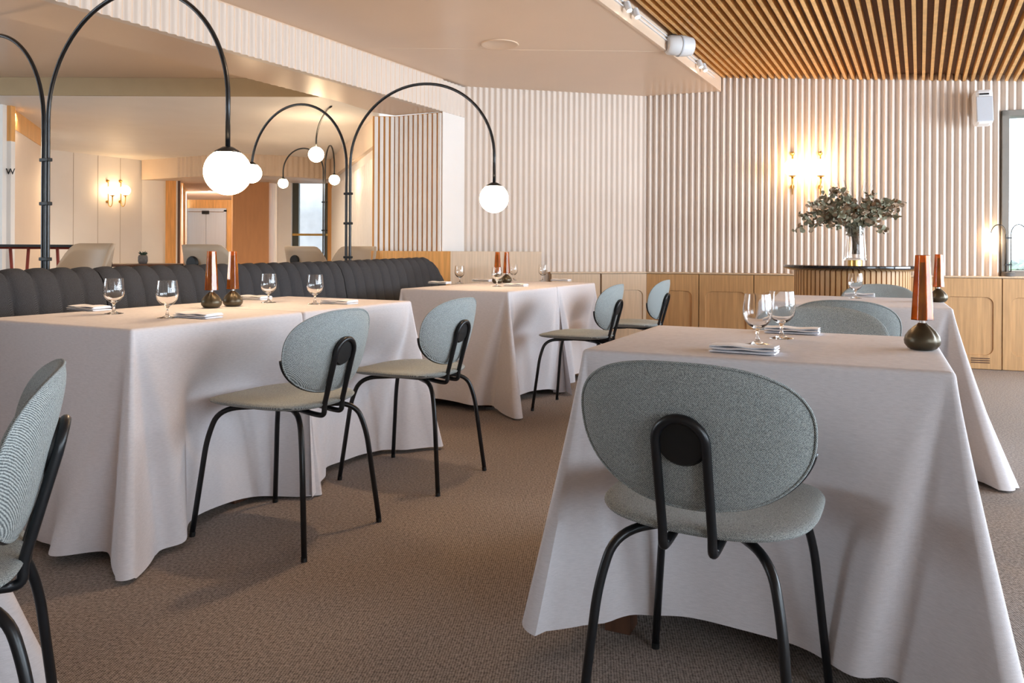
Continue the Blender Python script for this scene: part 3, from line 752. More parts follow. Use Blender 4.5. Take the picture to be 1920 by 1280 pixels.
# origin = near-left corner (min U, min V)
TR1 = (.178, 1.965); TR2 = off2((2.0, 3.475), -.85, 0)
TLa = off2((-1.19, 2.40), -.80, 0); TLb = off2(TLa, 0, .803)
TMa = off2((-.02, 4.74), -.80, 0); TMb = off2(TMa, 0, .803)
TL0 = (TLa[0] + .52, TLa[1] - 1.28)
TL0 = off2((-1.235, 1.60), -.80, -.80)
make_table(TR1, .835, .74, 'dark wooden table under the large foreground right tablecloth', .07, .125)
make_cloth(TR1, .835, .74, 'pale linen tablecloth on the foreground right table behind the large chair', 3, flare=(.03, .055, .03, .06), corner=(.10, .12, .1, .12), drop=(.675, .69, .70, .655), push=((0, .37, .095),), cdrop=.02)
make_table(TR2, .85, .82, 'wooden table under the rear right tablecloth near the console')
make_cloth(TR2, .85, .82, 'pale linen tablecloth on the rear right table in front of the console', 5, flare=(.02, .10, .03, .05), corner=(.08, .20, .1, .1), drop=(.69, .72, .70, .70), push=((0, .33, .10),))
make_table(TLa, .80, .80, 'table under the nearer left tablecloth with the two amber lamps')
make_cloth(TLa, .80, .797, 'pale linen cloth on the near half of the long left table', 11, flare=(.025, .03, -.004, .03), corner=(.05, .085, .06, .02), drop=(.715, .722, .72, .70), push=((1, .50, .135),), flat=(2,), crease=((0, .47, -.012),))
make_table(TLb, .80, .80, 'table under the farther cloth of the long left table')
make_cloth(TLb, .80, .797, 'pale linen cloth on the far half of the long left table', 14, flare=(-.002, .03, .03, .03), corner=(.02, .05, .12, .05), drop=(.715, .722, .70, .70), push=((1, .44, .135),), flat=(0,))
make_table(TMa, .80, .80, 'table under the nearer cloth of the middle table')
make_cloth(TMa, .80, .797, 'pale linen cloth on the near half of the middle table by the sofa end', 21, flare=(.04, .03, -.004, .04), corner=(.08, .15, .05, .03), drop=(.70, .70, .70, .70), push=((1, .36, .09),), flat=(2,), crease=((0, .3, -.012),))
make_table(TMb, .80, .80, 'table under the farther cloth of the middle table')
make_cloth(TMb, .80, .797, 'pale linen cloth on the far half of the middle table toward the room corner', 24, flare=(-.002, .05, .03, .03), corner=(.02, .14, .1, .05), drop=(.70, .70, .70, .70), push=((1, .5, .05),), flat=(0,))
make_table(TL0, .80, .80, 'table under the cloth at the lower left frame corner')
make_cloth(TL0, .80, .80, 'pale linen tablecloth in the lower left frame corner beside the cut-off chair', 31, flare=(.04, .06, .04, .04), corner=(.1, .1, .20, .1), drop=(.71, .72, .70, .70), push=((1, .30, .10),))

# ------------------------------------------------------------ table things
def goblet(label):
    t = thing('goblet', label, 'glass')
    prof = [(.0005, .004), (.028, .003), (.0345, .0015), (.0355, .0), (.0345, -.0), (.0, .0)]
    out = [(.0335, .0), (.0345, .0015), (.020, .004), (.008, .009), (.0048, .018), (.0042, .028), (.0052, .038), (.012, .045), (.024, .053), (.034, .066), (.0385, .082), (.0385, .095), (.0365, .115), (.0335, .137)]
    inn = [(.0325, .137), (.0353, .115), (.0372, .095), (.0370, .083), (.0325, .068), (.0225, .0565), (.010, .0495), (.0005, .048)]
    b = MB(); b.lathe([(.0005, .0)] + out + inn, 40); b.build('bowl', M['glass'], t, auto=50)
    return t
GL = [('goblet', 214, 588, 'clear goblet farthest left on the long left table'), ('', 314, 596, 'clear goblet just left of the two amber lamps, beside a napkin'),
      ('', 504, 567, 'clear goblet right of the two amber lamps near the sofa'), ('', 591, 570, 'clear goblet at the cloth seam, behind the nearer chair back'),
      ('', 862, 531, 'clear goblet left on the middle table in front of the sofa end'), ('', 932, 537, 'clear goblet in front of the two small amber lamps on the middle table'),
      ('', 963, 525, 'tiny clear goblet right behind the small amber lamps'), ('', 1018, 526, 'tiny clear goblet far right on the middle table'),
      ('', 1421, 646, 'larger front goblet on the foreground right table'), ('', 1466, 634, 'second goblet behind the front one on the foreground right table'),
      ('', 1604, 559, 'goblet on the rear right table before the console base')]
ZT = .7515
def ontable(x, y): D = (1 - ZT) * F / (y - hz(x)); return (px(x, D), D, ZT)
g0 = None
for (nm, x, y, lab) in GL:
    p = ontable(x, y)
    if g0 is None: g0 = goblet(lab); g0.location = p
    else: dup(g0, p, 0, lab)
def napkin(label):
    t = thing('napkin', label, 'napkin'); b = MB(); W, Dp = .155, .085
    prof_n = 26
    layers = 3
    for L in range(layers):
        z0 = .0005 + L * .0062; rows = []
        hh = .0052
        for i in range(15):
            x = -W / 2 + W * i / 14; row = []
            dz = .0016 * sin(i * .8 + L * 2) + (.001 if L == 2 else 0) * sin(i * .5); ex = .003 * sin(L * 2.3)
            for k in range(prof_n + 1):
                a = 2 * pi * k / prof_n
                yy = (Dp / 2 + ex) * (abs(cos(a)) ** .35) * (1 if cos(a) >= 0 else -1); zz = z0 + hh / 2 + hh / 2 * (abs(sin(a)) ** .8) * (1 if sin(a) >= 0 else -1)
                if L and yy < 0: zz += .0015
                row.append((x + .002 * sin(k + L), yy + .001 * sin(i + L), max(.0003, zz + dz * (1 if L else 0) * .6)))
            rows.append(row)
        b.grid(rows)
        b.add(rows[0], [tuple(range(prof_n, -1, -1))]); b.add(rows[-1], [tuple(range(prof_n + 1))])
    b.build('folded_cloth', M['napkin'], t, smooth=False, auto=50)
    return t
NP = [(168, 581, .02, 'folded napkin left of the leftmost goblet'), (373, 595, .02, 'folded napkin in front of the two amber lamps on the left table'),
      (478, 561, .0, 'folded napkin beside the goblet near the sofa'), (637, 569, .0, 'folded napkin right of the seam goblet behind the chair back'),
      (825, 532, 0, 'small folded napkin at the left of the middle table'), (968, 536.5, .0, 'small folded napkin in front of the small amber lamps'),
      (1052, 527, 0, 'small folded napkin at the far right of the middle table'), (905, 527.5, 0, 'tiny folded napkin behind on the middle table near the wainscot'),
      (1396, 660, -.02, 'folded napkin at the front edge of the foreground right table'), (1486, 624, .0, 'folded napkin behind the goblets on the foreground right table'),
      (1612, 555.5, 0, 'folded napkin on the rear right table')]
n0 = None
for (x, y, r_, lab) in NP:
    p = ontable(x, y)
    rz = (AU + pi / 2 if x < 1100 else AV) + r_
    if n0 is None: n0 = napkin(lab); n0.location = p; n0.rotation_euler[2] = rz
    else: dup(n0, p, rz, lab)
def table_lamp(label):
    t = thing('table_lamp', label, 'lamp')
    prof = [(.0005, 0), (.026, 0), (.034, .004), (.0415, .014), (.0430, .024), (.040, .036), (.032, .048), (.021, .059), (.012, .066), (.010, .069), (.0005, .069)]
    b = MB(); b.lathe(prof, 48, mod=lambda a, z: 1 - .10 * exp(-((a - 4.9) / .16) ** 2) * min(1, z / .03)); b.build('base', M['bronze'], t, smooth=True)
    b = MB(); b.tube([(0, 0, .064), (0, 0, .082)], .0075, 16); b.build('neck', M['chrome'], t, auto=40)
    n = 8; b = MB(); vs = []
    for (r, z) in ((.0285, .076), (.019, .244), (.0155, .244), (.025, .080)):
        for k in range(n):
            a = 2 * pi * (k + .5) / n; vs.append((r * cos(a), r * sin(a), z))
    fs = []
    for i in range(4):
        j = (i + 1) % 4
        for k in range(n): fs.append((i * n + k, i * n + (k + 1) % n, j * n + (k + 1) % n, j * n + k))
    b.add(vs, fs); b.build('lamp_shade', M['amber'], t, bevel=.0012)
    b = MB(); b.tube([(0, 0, .08), (0, 0, .225)], .0085, 12); b.build('light_tube', M['bronze'], t)
    return t
LP = [(397, 577, 'left amber table lamp of the pair on the long left table'), (437, 574, 'right amber table lamp of the pair on the long left table'),
      (933, 531, 'left small lamp of the pair on the middle table'), (950, 530, 'right small lamp of the pair on the middle table'),
      (1730, 655, 'large amber table lamp at the right edge of the foreground right table'), (1760, 566, 'amber table lamp on the rear right table behind the large one')]
l0_ = None
for (x, y, lab) in LP:
    p = ontable(x, y)
    if l0_ is None: l0_ = table_lamp(lab); l0_.location = p
    else: dup(l0_, p, .3, lab)

# ------------------------------------------------------------ banquette sofa
SO = Vector((-2.25, 3.2)); SD = Vector((.4452, .8954)); SN = Vector((.8954, -.4452))
def sofa(s0, s1, h0, h1, label, cap=False):
    o = thing('banquette_sofa', label, 'sofa', (*(SO + SD * (s0 + s1) / 2), 0))
    base = Vector((*(SO + SD * (s0 + s1) / 2), 0))
    def Pw(s, off, z): q = SO + SD * s + SN * off; return Vector((q.x, q.y, z)) - base
    ch = .108; cnt = max(1, round((s1 - s0) / ch)); sub = 10; b = MB(); rows = []
    # section of the back: off (toward room), z as fraction of height
    T = .17
    sec = [(.10, .42), (.085, .52), (.062, .66), (.040, .78), (.020, .88), (-.005, .945), (-.035, .98), (-.07, .995), (-.105, .99), (-.135, .965), (-.155, .92), (-.16, .8), (-.16, .3)]
    for i in range(cnt * sub + 1):
        s = s0 + (s1 - s0) * i / (cnt * sub); ph = (i % sub) / sub
        puff = .017 * (1 - (abs(2 * ph - 1)) ** 3.2); hh = h0 + (h1 - h0) * (s - s0) / (s1 - s0)
        row = []
        shrink = 1.0
        if cap:
            e = (s1 - s) / .30
            if e < 1: shrink = sqrt(max(0.0, 1 - (1 - e) ** 2)) 
        for k, (of, fz) in enumerate(sec):
            a = sec[max(0, k - 1)]; c = sec[min(len(sec) - 1, k + 1)]
            nx, nz = -(a[1] - c[1]) * hh, (a[0] - c[0]); l_ = sqrt(nx * nx + nz * nz); nx, nz = nx / l_, nz / l_
            nx = -nx
            slant = .10 * (1 - fz) * 0
            z = fz * hh
            if cap and shrink < 1: z = .42 * hh + (z - .42 * hh) * (.25 + .75 * shrink) if z > .42 * hh else z
            row.append(Pw(s + .05 * max(0, .8 - fz) * 0, of - nx * 0 + (puff if of > -.03 or fz > .97 else puff * .3) * (.9 if fz < .94 else .3), z + puff * (.9 if fz > .9 else 0)))
        rows.append(row)
    b.grid(rows); nl = len(sec)
    b.add(rows[0], [tuple(range(nl))]); b.add(rows[-1], [tuple(range(nl - 1, -1, -1))])
    b.build('backrest', M['charcoal'], o, smooth=False, auto=60)
    b = MB(); q = [Pw(s0, .10, 0), Pw(s1 - (.1 if cap else 0), .10, 0), Pw(s1 - (.1 if cap else 0), .38, 0), Pw(s0, .38, 0)]
    b.prism([(p.x, p.y) for p in q], .30, .44); b.build('seat', M['charcoal'], o, bevel=.03)
    b = MB(); q = [Pw(s0, -.15, 0), Pw(s1 - (.1 if cap else 0), -.15, 0), Pw(s1 - (.1 if cap else 0), .34, 0), Pw(s0, .34, 0)]
    b.prism([(p.x, p.y) for p in q], .0, .30); b.build('base', M['walnut'], o)
    return o
sofa(-.62, .59, .900, .906, 'charcoal channel-tufted banquette section at the left frame edge')
sofa(.597, 2.39, .906, .918, 'long charcoal channel-tufted banquette section behind the left table')
sofa(2.397, 3.80, .920, .945, 'charcoal banquette section with rounded end behind the middle table', cap=True)

# ------------------------------------------------------------ arc globe lamps
def arc_lamp(base, arms, label, zs_=1.66, band=(1.60, 1.42, 1.24, .95, .5), sp=.019, tr_=.0105, group=None):
    """arms: (direction xy, reach, apex z, end z, globe radius)"""
    t = thing('floor_lamp', label, 'floor lamp', (base[0], base[1], 0), 0, group)
    b = MB(); b.lathe([(.0005, 0), (.14, 0), (.14, .012), (.13, .018), (.0005, .018)], 40); b.build('base', M['lampmetal'], t, auto=40)
    for (d, reach, za, ze, gr) in arms:
        d = Vector((d[0], d[1], 0)).normalized(); st = d * sp; c = st + d * (reach - sp) / 2 + Vector((0, 0, zs_))
        hr = (reach - sp) / 2
        pts = [st + Vector((0, 0, .01)), st + Vector((0, 0, zs_ * .5))] + arc(c, -d, (0, 0, 1), hr, za - zs_, 0, pi, 40)
        end = d * reach
        if ze + gr < zs_: pts.append(end + Vector((0, 0, ze + gr)))
        else: pts[-1] = end + Vector((0, 0, ze + gr))
        b = MB(); b.tube(pts, tr_, 12); b.build('pole', M['lampmetal'], t, smooth=True)
        b = MB(); b.lathe([(.0005, .018), (gr * .22, .016), (gr * .55, -.004), (gr * .56, -.012), (.0005, -.010)], 32, (end.x, end.y, ze + gr * .93)); b.build('cap', M['lampmetal'], t, smooth=True)
        b = MB(); b.sphere((end.x, end.y, ze), gr, 40, 20); b.build('globe', M['globe'], t, smooth=True)
    b = MB(); d = Vector((arms[0][0][0], arms[0][0][1], 0)).normalized()
    for z in band: b.box((0, 0, z), (2 * sp + .034, .028, .018), rot=atan2(d.y, d.x))
    b.build('clamp', M['blackmat'], t, bevel=.003)
    return t
DR = (.886, -.463); DL = (-.886, .463)
arc_lamp((-2.40, 3.95), [(DR, 1.31, 2.225, 1.340, .100), (DL, .98, 2.16, 1.62, .082)], 'tall black double arc floor lamp at far left with the largest globe', band=(1.46, 1.235, .95, .5))
arc_lamp((-1.26, 5.90), [(DR, 1.28, 2.215, 1.366, .100), (DL, 1.02, 2.165, 1.64, .082)], 'tall black double arc floor lamp behind the sofa centre', band=(1.438, 1.21, .95, .5))
arc_lamp((-2.32, 9.5), [((-.97, .2), .56, 2.27, 1.84, .062), ((.45, -.85), .45, 2.27, 1.84, .062)], 'small distant double arc lamp before the far glazed door', zs_=1.98, band=(1.6, 1.25, .8), tr_=.009)
t = thing('pendant_lamp', 'small globe lamp on a curved arm hanging from the lounge ceiling', 'lamp', (px(592, 8.0), 8.0, 2.0))
gx = px(620, 7.4) - px(592, 8.0)
b = MB(); b.tube([Vector((0, 0, .08)), Vector((0, 0, .14))] + [Vector((gx * (1 - cos(a)), -.6 * (1 - cos(a)), .14 + .25 * sin(a))) for a in [pi / 2 * k / 14 for k in range(1, 15)]], .009, 10); b.build('arm', M['lampmetal'], t, smooth=True)
b = MB(); b.sphere((0, 0, 0), .080); b.build('globe', M['globe'], t, smooth=True)
for (x, y, z, p) in ((-2.40 + DR[0] * 1.31, 3.95 + DR[1] * 1.31, 1.34, 0), (-1.26 + DR[0] * 1.28, 5.9 + DR[1] * 1.28, 1.366, 0)): pass

# ------------------------------------------------------------ wall sconces
def sconce(label, p, ang, R=.078, gm='sconceglobe'):
    t = thing('wall_sconce', label, 'wall lamp', p, ang)      # local: x along wall, -y out of the wall
    b = MB()
    for z in (.15, -.16):
        b.tube([(0, .012, z), (0, -.012, z)], .020, 16); b.tube([(0, -.01, z), (0, -.035, z)], .008, 10)
    b.sphere((0, -.035, .15), .016, 12, 8); b.build('wall_plate', M['brass'], t, auto=40)
    b = MB(); pts = [(0, -.03, .15), (0, -.032, -.16)]
    b.tube(pts, .006, 10)
    b.tube([(0, -.032, -.16)] + [Vector((0, -.032 - .05 * (1 - cos(a)), -.16 - .075 * sin(a))) for a in [pi * k / 14 for k in range(15)]] + [Vector((0, -.132, -.075))], [.006] * 16 + [.012]*1, 10)
    b.build('arm', M['brass'], t, smooth=True)
    b = MB(); b.lathe([(.0005, -.012), (.014, -.012), (.034, -.002), (.036, .004), (.0005, .004)], 24, (0, -.132, -.07)); b.build('cup', M['brass'], t, auto=40)
    b = MB(); b.sphere((0, -.132, .005), R, 32, 16); b.build('globe', M[gm], t, smooth=True)
    return t
for x, lab in ((1485, 'left lit brass globe sconce on the fluted wall'), (1537, 'right lit brass globe sconce on the fluted wall')):
    r = (x - 960) / F; s = (W1a.x - r * W1a.y) / (r * W1d.y - W1d.x)
    p = w1(s, .03); z = 1 + (hz(x) - 318) / F * p[1]
    sconce(lab, (p[0], p[1], z), ang1)
    q = w1(s, .17); point((q[0], q[1], z + .005), 0.0)
for x, lab in ((200, 'left lit brass globe sconce on the white lounge wall'), (224, 'right lit brass globe sconce on the white lounge wall')):
    r = (x - 960) / F; tt = (r * pa.y - pa.x) / (dd.x - r * dd.y); q = pa + dd * tt
    sconce(lab, (q.x, q.y, 1 + (hz(x) - 358) / F * q.y), atan2(dd.y, dd.x), .075, 'softglobe')
bpy.data.batch_remove([o for o in bpy.data.objects if o.name.startswith('bulb')])

# ------------------------------------------------------------ round console, vase, branches
t = thing('round_console', 'round black-topped console table on a fluted oak drum', 'table', (2.56, 5.80, 0))
b = MB(); b.lathe([(.0005, .872), (.44, .872), (.475, .885), (.485, .893), (.485, .905), (.478, .910), (.0005, .910)], 72)
b.build('tabletop', mat('black_marble', (.012, .012, .014), .06, var=.4, vscale=12, coat=.5), t, auto=35)
b = MB(); N = 66; b.lathe([(.0005, 0), (.385, 0), (.385, .872), (.0005, .872)], 72); b.build('base', M['oakd'], t, auto=30)
b = MB()
for k in range(N):
    a = 2 * pi * k / N; b.box((.392 * cos(a), .392 * sin(a), .436), (.022, .028, .872), rot=a)
fl = b.build('fluting', M['oak'], t)
vx, vy = px(1603, 5.75), 5.75
t = thing('vase', 'clear glass vase on a gold foot standing on the round console', 'vase', (vx, vy, .9105))
b = MB(); b.lathe([(.0005, 0), (.050, 0), (.050, .036), (.0005, .036)], 40); b.build('foot', M['brass'], t, auto=40)
b = MB(); b.lathe([(.0005, .037), (.082, .037), (.080, .050), (.074, .16), (.064, .29), (.0615, .29), (.071, .16), (.077, .052), (.0005, .048)], 48); b.build('body', M['glass'], t, auto=50)
t = thing('eucalyptus_bouquet', 'bunch of dried eucalyptus branches spreading out of the glass vase', 'plant', (vx, vy, .9105))
rnd = random.Random(5)
tw = MB(); la = MB(); lb = MB()
def P3(x, y, dep=0): q = at(x, y, 5.75 + dep); return q - Vector((vx, vy, .9105))
ends = [(1492, 430), (1500, 405), (1518, 385), (1530, 378), (1540, 372), (1560, 355), (1575, 358), (1590, 365), (1600, 385), (1633, 362), (1650, 385), (1690, 385), (1680, 392), (1676, 408), (1660, 435), (1640, 400), (1545, 410), (1525, 425), (1575, 400), (1620, 390), (1560, 380), (1510, 400), (1668, 378), (1562, 425)]
def leaf(bb, c, q, nrm):
    up = Vector((rnd.uniform(-1, 1), rnd.uniform(-1, 1), rnd.uniform(-.6, 1))).normalized(); X = nrm.cross(up).normalized(); Y = X.cross(nrm).normalized()
    vs = [c]; m_ = 9
    for k in range(m_):
        a = 2 * pi * k / m_; rr = 1.0 if k else .85
        vs.append(c + (X * cos(a) * .85 + Y * (sin(a))) * q * rr + nrm * (.22 * q * cos(2 * a)))
    bb.add(vs, [(0, 1 + k, 1 + (k + 1) % m_) for k in range(m_)])
for i, (ex, ey) in enumerate(ends):
    dep = rnd.uniform(-.18, .18); e = P3(ex, ey, dep)
    s_ = Vector((rnd.uniform(-.03, .03), rnd.uniform(-.03, .03), .08)); m1 = Vector((rnd.uniform(-.02, .02), rnd.uniform(-.02, .02), .30)) + Vector((e.x, e.y, 0)) * .08
    up = m1 + (e - m1) * .45 + Vector((0, 0, .07 + .10 * abs(e.x)))
    pts = []
    for k in range(19):
        u_ = k / 18
        if u_ < .3: pts.append(s_.lerp(m1, u_ / .3))
        else:
            v_ = (u_ - .3) / .7; pts.append(m1 * (1 - v_) ** 2 + up * 2 * v_ * (1 - v_) + e * v_ * v_)
    tw.tube(pts, [.0028 * (1 - .7 * k / 18) for k in range(19)], 6)
    for k in range(4, 19):
        for q in range(4 if k > 6 else 3):
            c = pts[k] + Vector((rnd.gauss(0, .016), rnd.gauss(0, .016), rnd.gauss(0, .016)))
            if c.z < .22: continue
            nrm = Vector((rnd.uniform(-1, 1), rnd.uniform(-1.2, .2), rnd.uniform(-1, 1))).normalized()
            leaf(la if rnd.random() < .6 else lb, c, rnd.uniform(.013, .024), nrm)
for i in range(26):       # thin wispy grasses
    ex = rnd.uniform(1555, 1640); e = P3(ex, rnd.uniform(330, 370), rnd.uniform(-.1, .1)); m1 = Vector((0, 0, .3))
    tw.tube([m1, m1.lerp(e, .5) + Vector((rnd.uniform(-.02, .02), 0, 0)), e], [.0012, .0009, .0006], 4)
tw.build('twigs', M['twig'], t, smooth=True); la.build('green_leaves', M['leafA'], t, smooth=True); lb.build('dry_leaves', M['leafB'], t, smooth=True)

# ------------------------------------------------------------ small twin globe lamp on the cabinet top
r = (1888 - 960) / F; s = (W1a.x - r * W1a.y) / (r * W1d.y - W1d.x); p = w1(s, .052)
t = thing('twin_globe_lamp', 'small twin-arm globe lamp standing on the oak ledge before the window', 'lamp', (p[0], p[1], .8055), ang1)
b = MB(); b.lathe([(.0005, 0), (.048, 0), (.048, .035), (.044, .038), (.0005, .038)], 32); b.build('base', M['concrete'], t, auto=40)
for sg in (-1, 1):
    b = MB(); b.tube([(sg * .018, 0, .03), (sg * .018, 0, .36)] + arc((sg * .075, 0, .36), (-sg, 0, 0), (0, 0, 1), .057, .085, 0, pi, 18), .0042, 10); b.build('pole', M['lampmetal'], t, smooth=True)
    b = MB(); b.sphere((sg * .132, 0, .315), .055, 28, 14); b.build('globe', M['globe'], t, smooth=True)
b = MB()
for z in (.10, .33): b.box((0, 0, z), (.05, .014, .012))
b.build('clamp', M['lampmetal'], t)

# ------------------------------------------------------------ speakers, spots, grille
r = (1832 - 960) / F; s = (W1a.x - r * W1a.y) / (r * W1d.y - W1d.x); p = w1(s, .03)
t = thing('wall_speaker', 'white wall-mounted loudspeaker high on the fluted wall by the window', 'speaker', (p[0], p[1], 2.24), ang1)
b = MB(); b.prism([(-.035, 0), (.035, 0), (.035, -.08), (-.035, -.08)], -.05, .10); b.build('bracket', M['plastic'], t, bevel=.005)
T4 = Matrix.Translation((0, -.15, 0)) @ Matrix.Rotation(radians(-10), 4, 'X')
b = MB(); b.box((0, 0, 0), (.14, .14, .30)); o = b.build('cabinet_shell', M['plastic'], t, bevel=.03); o.matrix_local = T4
b = MB(); b.box((0, -.071, -.03), (.125, .014, .22)); o = b.build('grille', M['grille'], t, bevel=.012); o.matrix_local = T4
b = MB(); b.box((0, -.075, .10), (.07, .006, .012)); o = b.build('logo_badge', M['blackmat'], t); o.matrix_local = T4
t = thing('ceiling_speaker', 'white loudspeaker aimed down from the track beside the oak slats', 'speaker', Bp(1.64, .10, 2.60), 0.55)
T4 = Matrix.Rotation(radians(25), 4, 'Y')
b = MB(); b.lathe([(.0005, -.11), (.060, -.11), (.075, -.09), (.080, .03), (.070, .10), (.0005, .105)], 32, (0, 0, 0)); o = b.build('speaker_shell', M['plastic'], t, auto=40); o.matrix_local = Matrix.Rotation(radians(90), 4, 'Y') @ Matrix.Rotation(radians(15), 4, 'X')
b = MB(); b.lathe([(.0775, -.01), (.0835, -.01), (.0835, .0), (.0775, .0)], 32, (0, 0, 0), closed=True); o = b.build('collar', M['grille'], t, auto=40); o.matrix_local = Matrix.Rotation(radians(90), 4, 'Y') @ Matrix.Rotation(radians(15), 4, 'X')
b = MB(); b.box((-.05, .03, .05), (.04, .05, .07)); b.build('bracket', M['blackmat'], t)
for i, (s_, lab) in enumerate(((2.66, 'small white track spotlight farther left of the pair at the top frame edge'), (2.50, 'small white track spotlight right of the pair at the top frame edge'), (.90, 'small white track spotlight left of the pair near the fluted wall'), (.76, 'small white track spotlight nearest the fluted wall'))):
    q = Bp(s_, .058, 2.625); t = thing('track_spotlight', lab, 'spotlight', q)
    dv = Vector((.25, -.35, -1)).normalized()
    b = MB(); b.tube([Vector((0, 0, .035)), Vector((0, 0, 0))], .008, 10); b.tube([Vector((0, 0, 0)) - dv * .03, dv * .035], .021, 20); b.build('lamp_body', M['plastic'], t, auto=40)
    b = MB(); b.tube([dv * .0352, dv * .037], .016, 20); b.build('lens', M['spotface'], t)
q = Vector((px(935, 5.79), 5.79, 2.56))
b = MB(); b.lathe([(.0005, -.004), (.125, -.004), (.135, -.008), (.142, -.006), (.145, .0)], 48, (0, 0, 0)); o = b.build('ceiling_grille', M['ceil'], auto=40); o.location = q
tag(o, 'round flush speaker grille in the smooth ceiling', 'speaker')

# ------------------------------------------------------------ lounge furniture behind the sofa
def shell_chair(label):
    t = thing('lounge_chair', label, 'chair'); b = MB(); rows = []
    for i in range(13):
        v = i / 12; row = []
        for k in range(33):
            a = (-100 + 200 * k / 32) * pi / 180
            top = .99 - .28 * smoothstep(.45, 1.0, abs(a) / 1.75)
            z = .42 + (top - .42) * v; R = .22 + .035 * v
            row.append(((R + .0) * sin(a) * 1.0, -(R) * cos(a) * .9 - .06 * v, z))
        rows.append(row)
    b.grid(rows); b.build('shell', M['beige'], t, smooth=True, solid=.02)
    b = MB(); b.lathe([(.0005, .40), (.20, .40), (.215, .42), (.21, .46), (.0005, .47)], 32); b.build('seat', M['beige'], t, smooth=True)
    b = MB(); b.lathe([(.0005, -.02), (.045, -.02), (.05, -.01), (.05, .0)], 24); o = b.build('back_mount', M['blackmat'], t, auto=40); o.matrix_local = Matrix.Translation((0, -.272, .86)) @ Matrix.Rotation(radians(-90), 4, 'X')
    for sx, sy in ((1, 1), (-1, 1), (1, -1), (-1, -1)):
        b = MB(); b.tube([(sx * .08, sy * .08, .40), (sx * .16, sy * .16, .39), (sx * .22, sy * .22, 0)], .01, 8); b.build('leg', M['black'], t, smooth=True)
    return t
s0c = shell_chair('beige curved-shell chair behind the sofa right of the left arc lamp'); s0c.location = (px(110, 4.9), 4.9, 0); s0c.rotation_euler[2] = 2.6
s0c.scale = (1.12, 1.12, 1.05)
for (x, D_, rz, lab) in ((424, 6.0, -.5, 'beige curved-shell chair in front of the elevator view, behind the amber lamps'), (594, 7.9, -.5, 'beige curved-shell chair with black mount, left of the centre arc lamp'), (640, 7.0, 2.6, 'beige curved-shell chair right at the centre arc lamp poles')):
    c = dup(s0c, (px(x, D_), D_, 0), rz, lab)
t = thing('lounge_table', 'round dark wooden table holding the succulent behind the sofa', 'table', (px(272, 5.8), 5.8, 0))
b = MB(); b.lathe([(.0005, .875), (.265, .875), (.27, .885), (.265, .895), (.0005, .895)], 48); b.build('tabletop', M['walnut'], t, auto=40)
b = MB(); b.tube([(0, 0, .02), (0, 0, .875)], .03, 16); b.build('pedestal', M['black'], t); b = MB(); b.lathe([(.0005, 0), (.18, 0), (.18, .015), (.0005, .02)], 32); b.build('base', M['black'], t, auto=40)
t = thing('potted_succulent', 'tiny succulent in a dark stone pot on the table behind the sofa', 'plant', (px(268, 5.8), 5.8, .8955))
b = MB(); b.lathe([(.0005, 0), (.028, 0), (.034, .02), (.034, .05), (.028, .065), (.0005, .06)], 24); b.build('pot', M['concrete'], t, smooth=True)
b = MB()
for k in range(14):
    a = k * 2.4; e = .4 + .045 * k
    d = Vector((cos(a) * cos(e), sin(a) * cos(e), sin(e))); b.tube([Vector((0, 0, .062)), Vector((0, 0, .062)) + d * .02, Vector((0, 0, .062)) + d * .04], [.006, .006, .001], 6)
b.build('leaves', M['green'], t)
b = MB(); t = thing('bar_table', 'high table with thin black top and red metal legs at the left frame edge', 'table', (px(40, 6.6), 6.6, 0))
b.box((0, 0, 1.03), (1.15, .5, .02)); b.build('tabletop', M['blackmat'], t)
for x in (-.42, -.36, .14, .22, .42, .48):
    pass
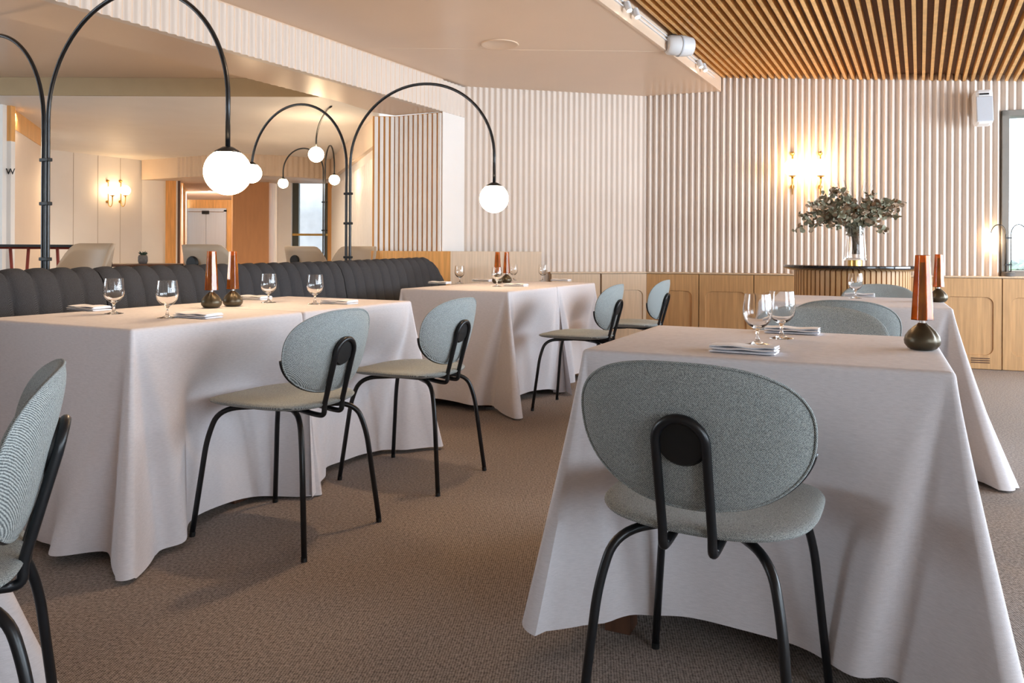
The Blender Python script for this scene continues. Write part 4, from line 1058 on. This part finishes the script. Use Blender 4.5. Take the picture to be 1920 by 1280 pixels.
for (xa, xb) in ((-.16, -.09), (-.0, -.07), (.25, .30), (.44, .36), (.52, .44), (-.5, -.42)):
    b = MB(); b.tube([(xa, .1, 1.02), (xb, .1, .0)], .013, 8); b.build('leg', M['red'], t)
b = MB(); b.tube([(-.5, .1, 1.012), (.54, .1, 1.012)], .010, 8); b.build('rail', M['red'], t)

# ------------------------------------------------------------ lamp light from the track heads and sconces, added fill for lounge and lobby
for s_, tg, pw_ in ((2.62, (.75, 2.3, .75), 42), (.85, (.2, 5.6, .75), 26), (1.5, (.5, 5.2, .75), 16)):
    q = Bp(s_, .09, 2.56); spot('track_beam', q, tg, pw_, 70)
q = Bp(4.6, .09, 2.56); spot('track_beam', q, (-1.2, 3.2, .75), 42, 85)
q = Bp(4.2, .09, 2.56); spot('track_beam', q, (1.3, 3.2, .75), 30, 80)
for (x, y, pw_) in ((-3.6, 10.2, 75), (-5.2, 9.6, 75), (-3.0, 8.0, 45), (-5.0, 7.7, 40)):
    spot('lounge_downlight', (x, y, 2.38), (x, y, 0), pw_, 150, col=(1.0, .80, .58))  # added fill spots to brighten the lounge, no fittings there
spot('lobby_downlight', (px(392, 18), 18, 2.36), (px(390, 20.5), 20.5, .9), 190, 140, col=(1, .9, .8))  # added fill for the lobby and lift doors, no lamp fittings
spot('lobby_downlight', (px(385, 14), 14, 2.36), (px(385, 14), 14, 0), 120, 140, col=(1, .85, .7))

# ------------------------------------------------------------ repeats share a group
GROUPS = {'dining_chair': 'grey dining chairs around the tables', 'dining_table': 'tables under the cloths', 'tablecloth': 'pale linen tablecloths', 'goblet': 'goblets set on the tables',
          'napkin': 'folded napkins on the tables', 'table_lamp': 'amber table lamps', 'banquette_sofa': 'charcoal banquette sections', 'floor_lamp': 'double arc globe lamps',
          'wall_sconce': 'brass globe sconces', 'lounge_chair': 'beige chairs behind the sofa', 'track_spotlight': 'spotlights on the ceiling track', 'cabinet': 'oak cabinets along the fluted walls', 'tree': 'trees outside the window'}
for o in bpy.data.objects:
    k_ = o.name.split('.')[0]
    if o.parent is None and k_ in GROUPS and 'label' in o: o['group'] = GROUPS[k_]
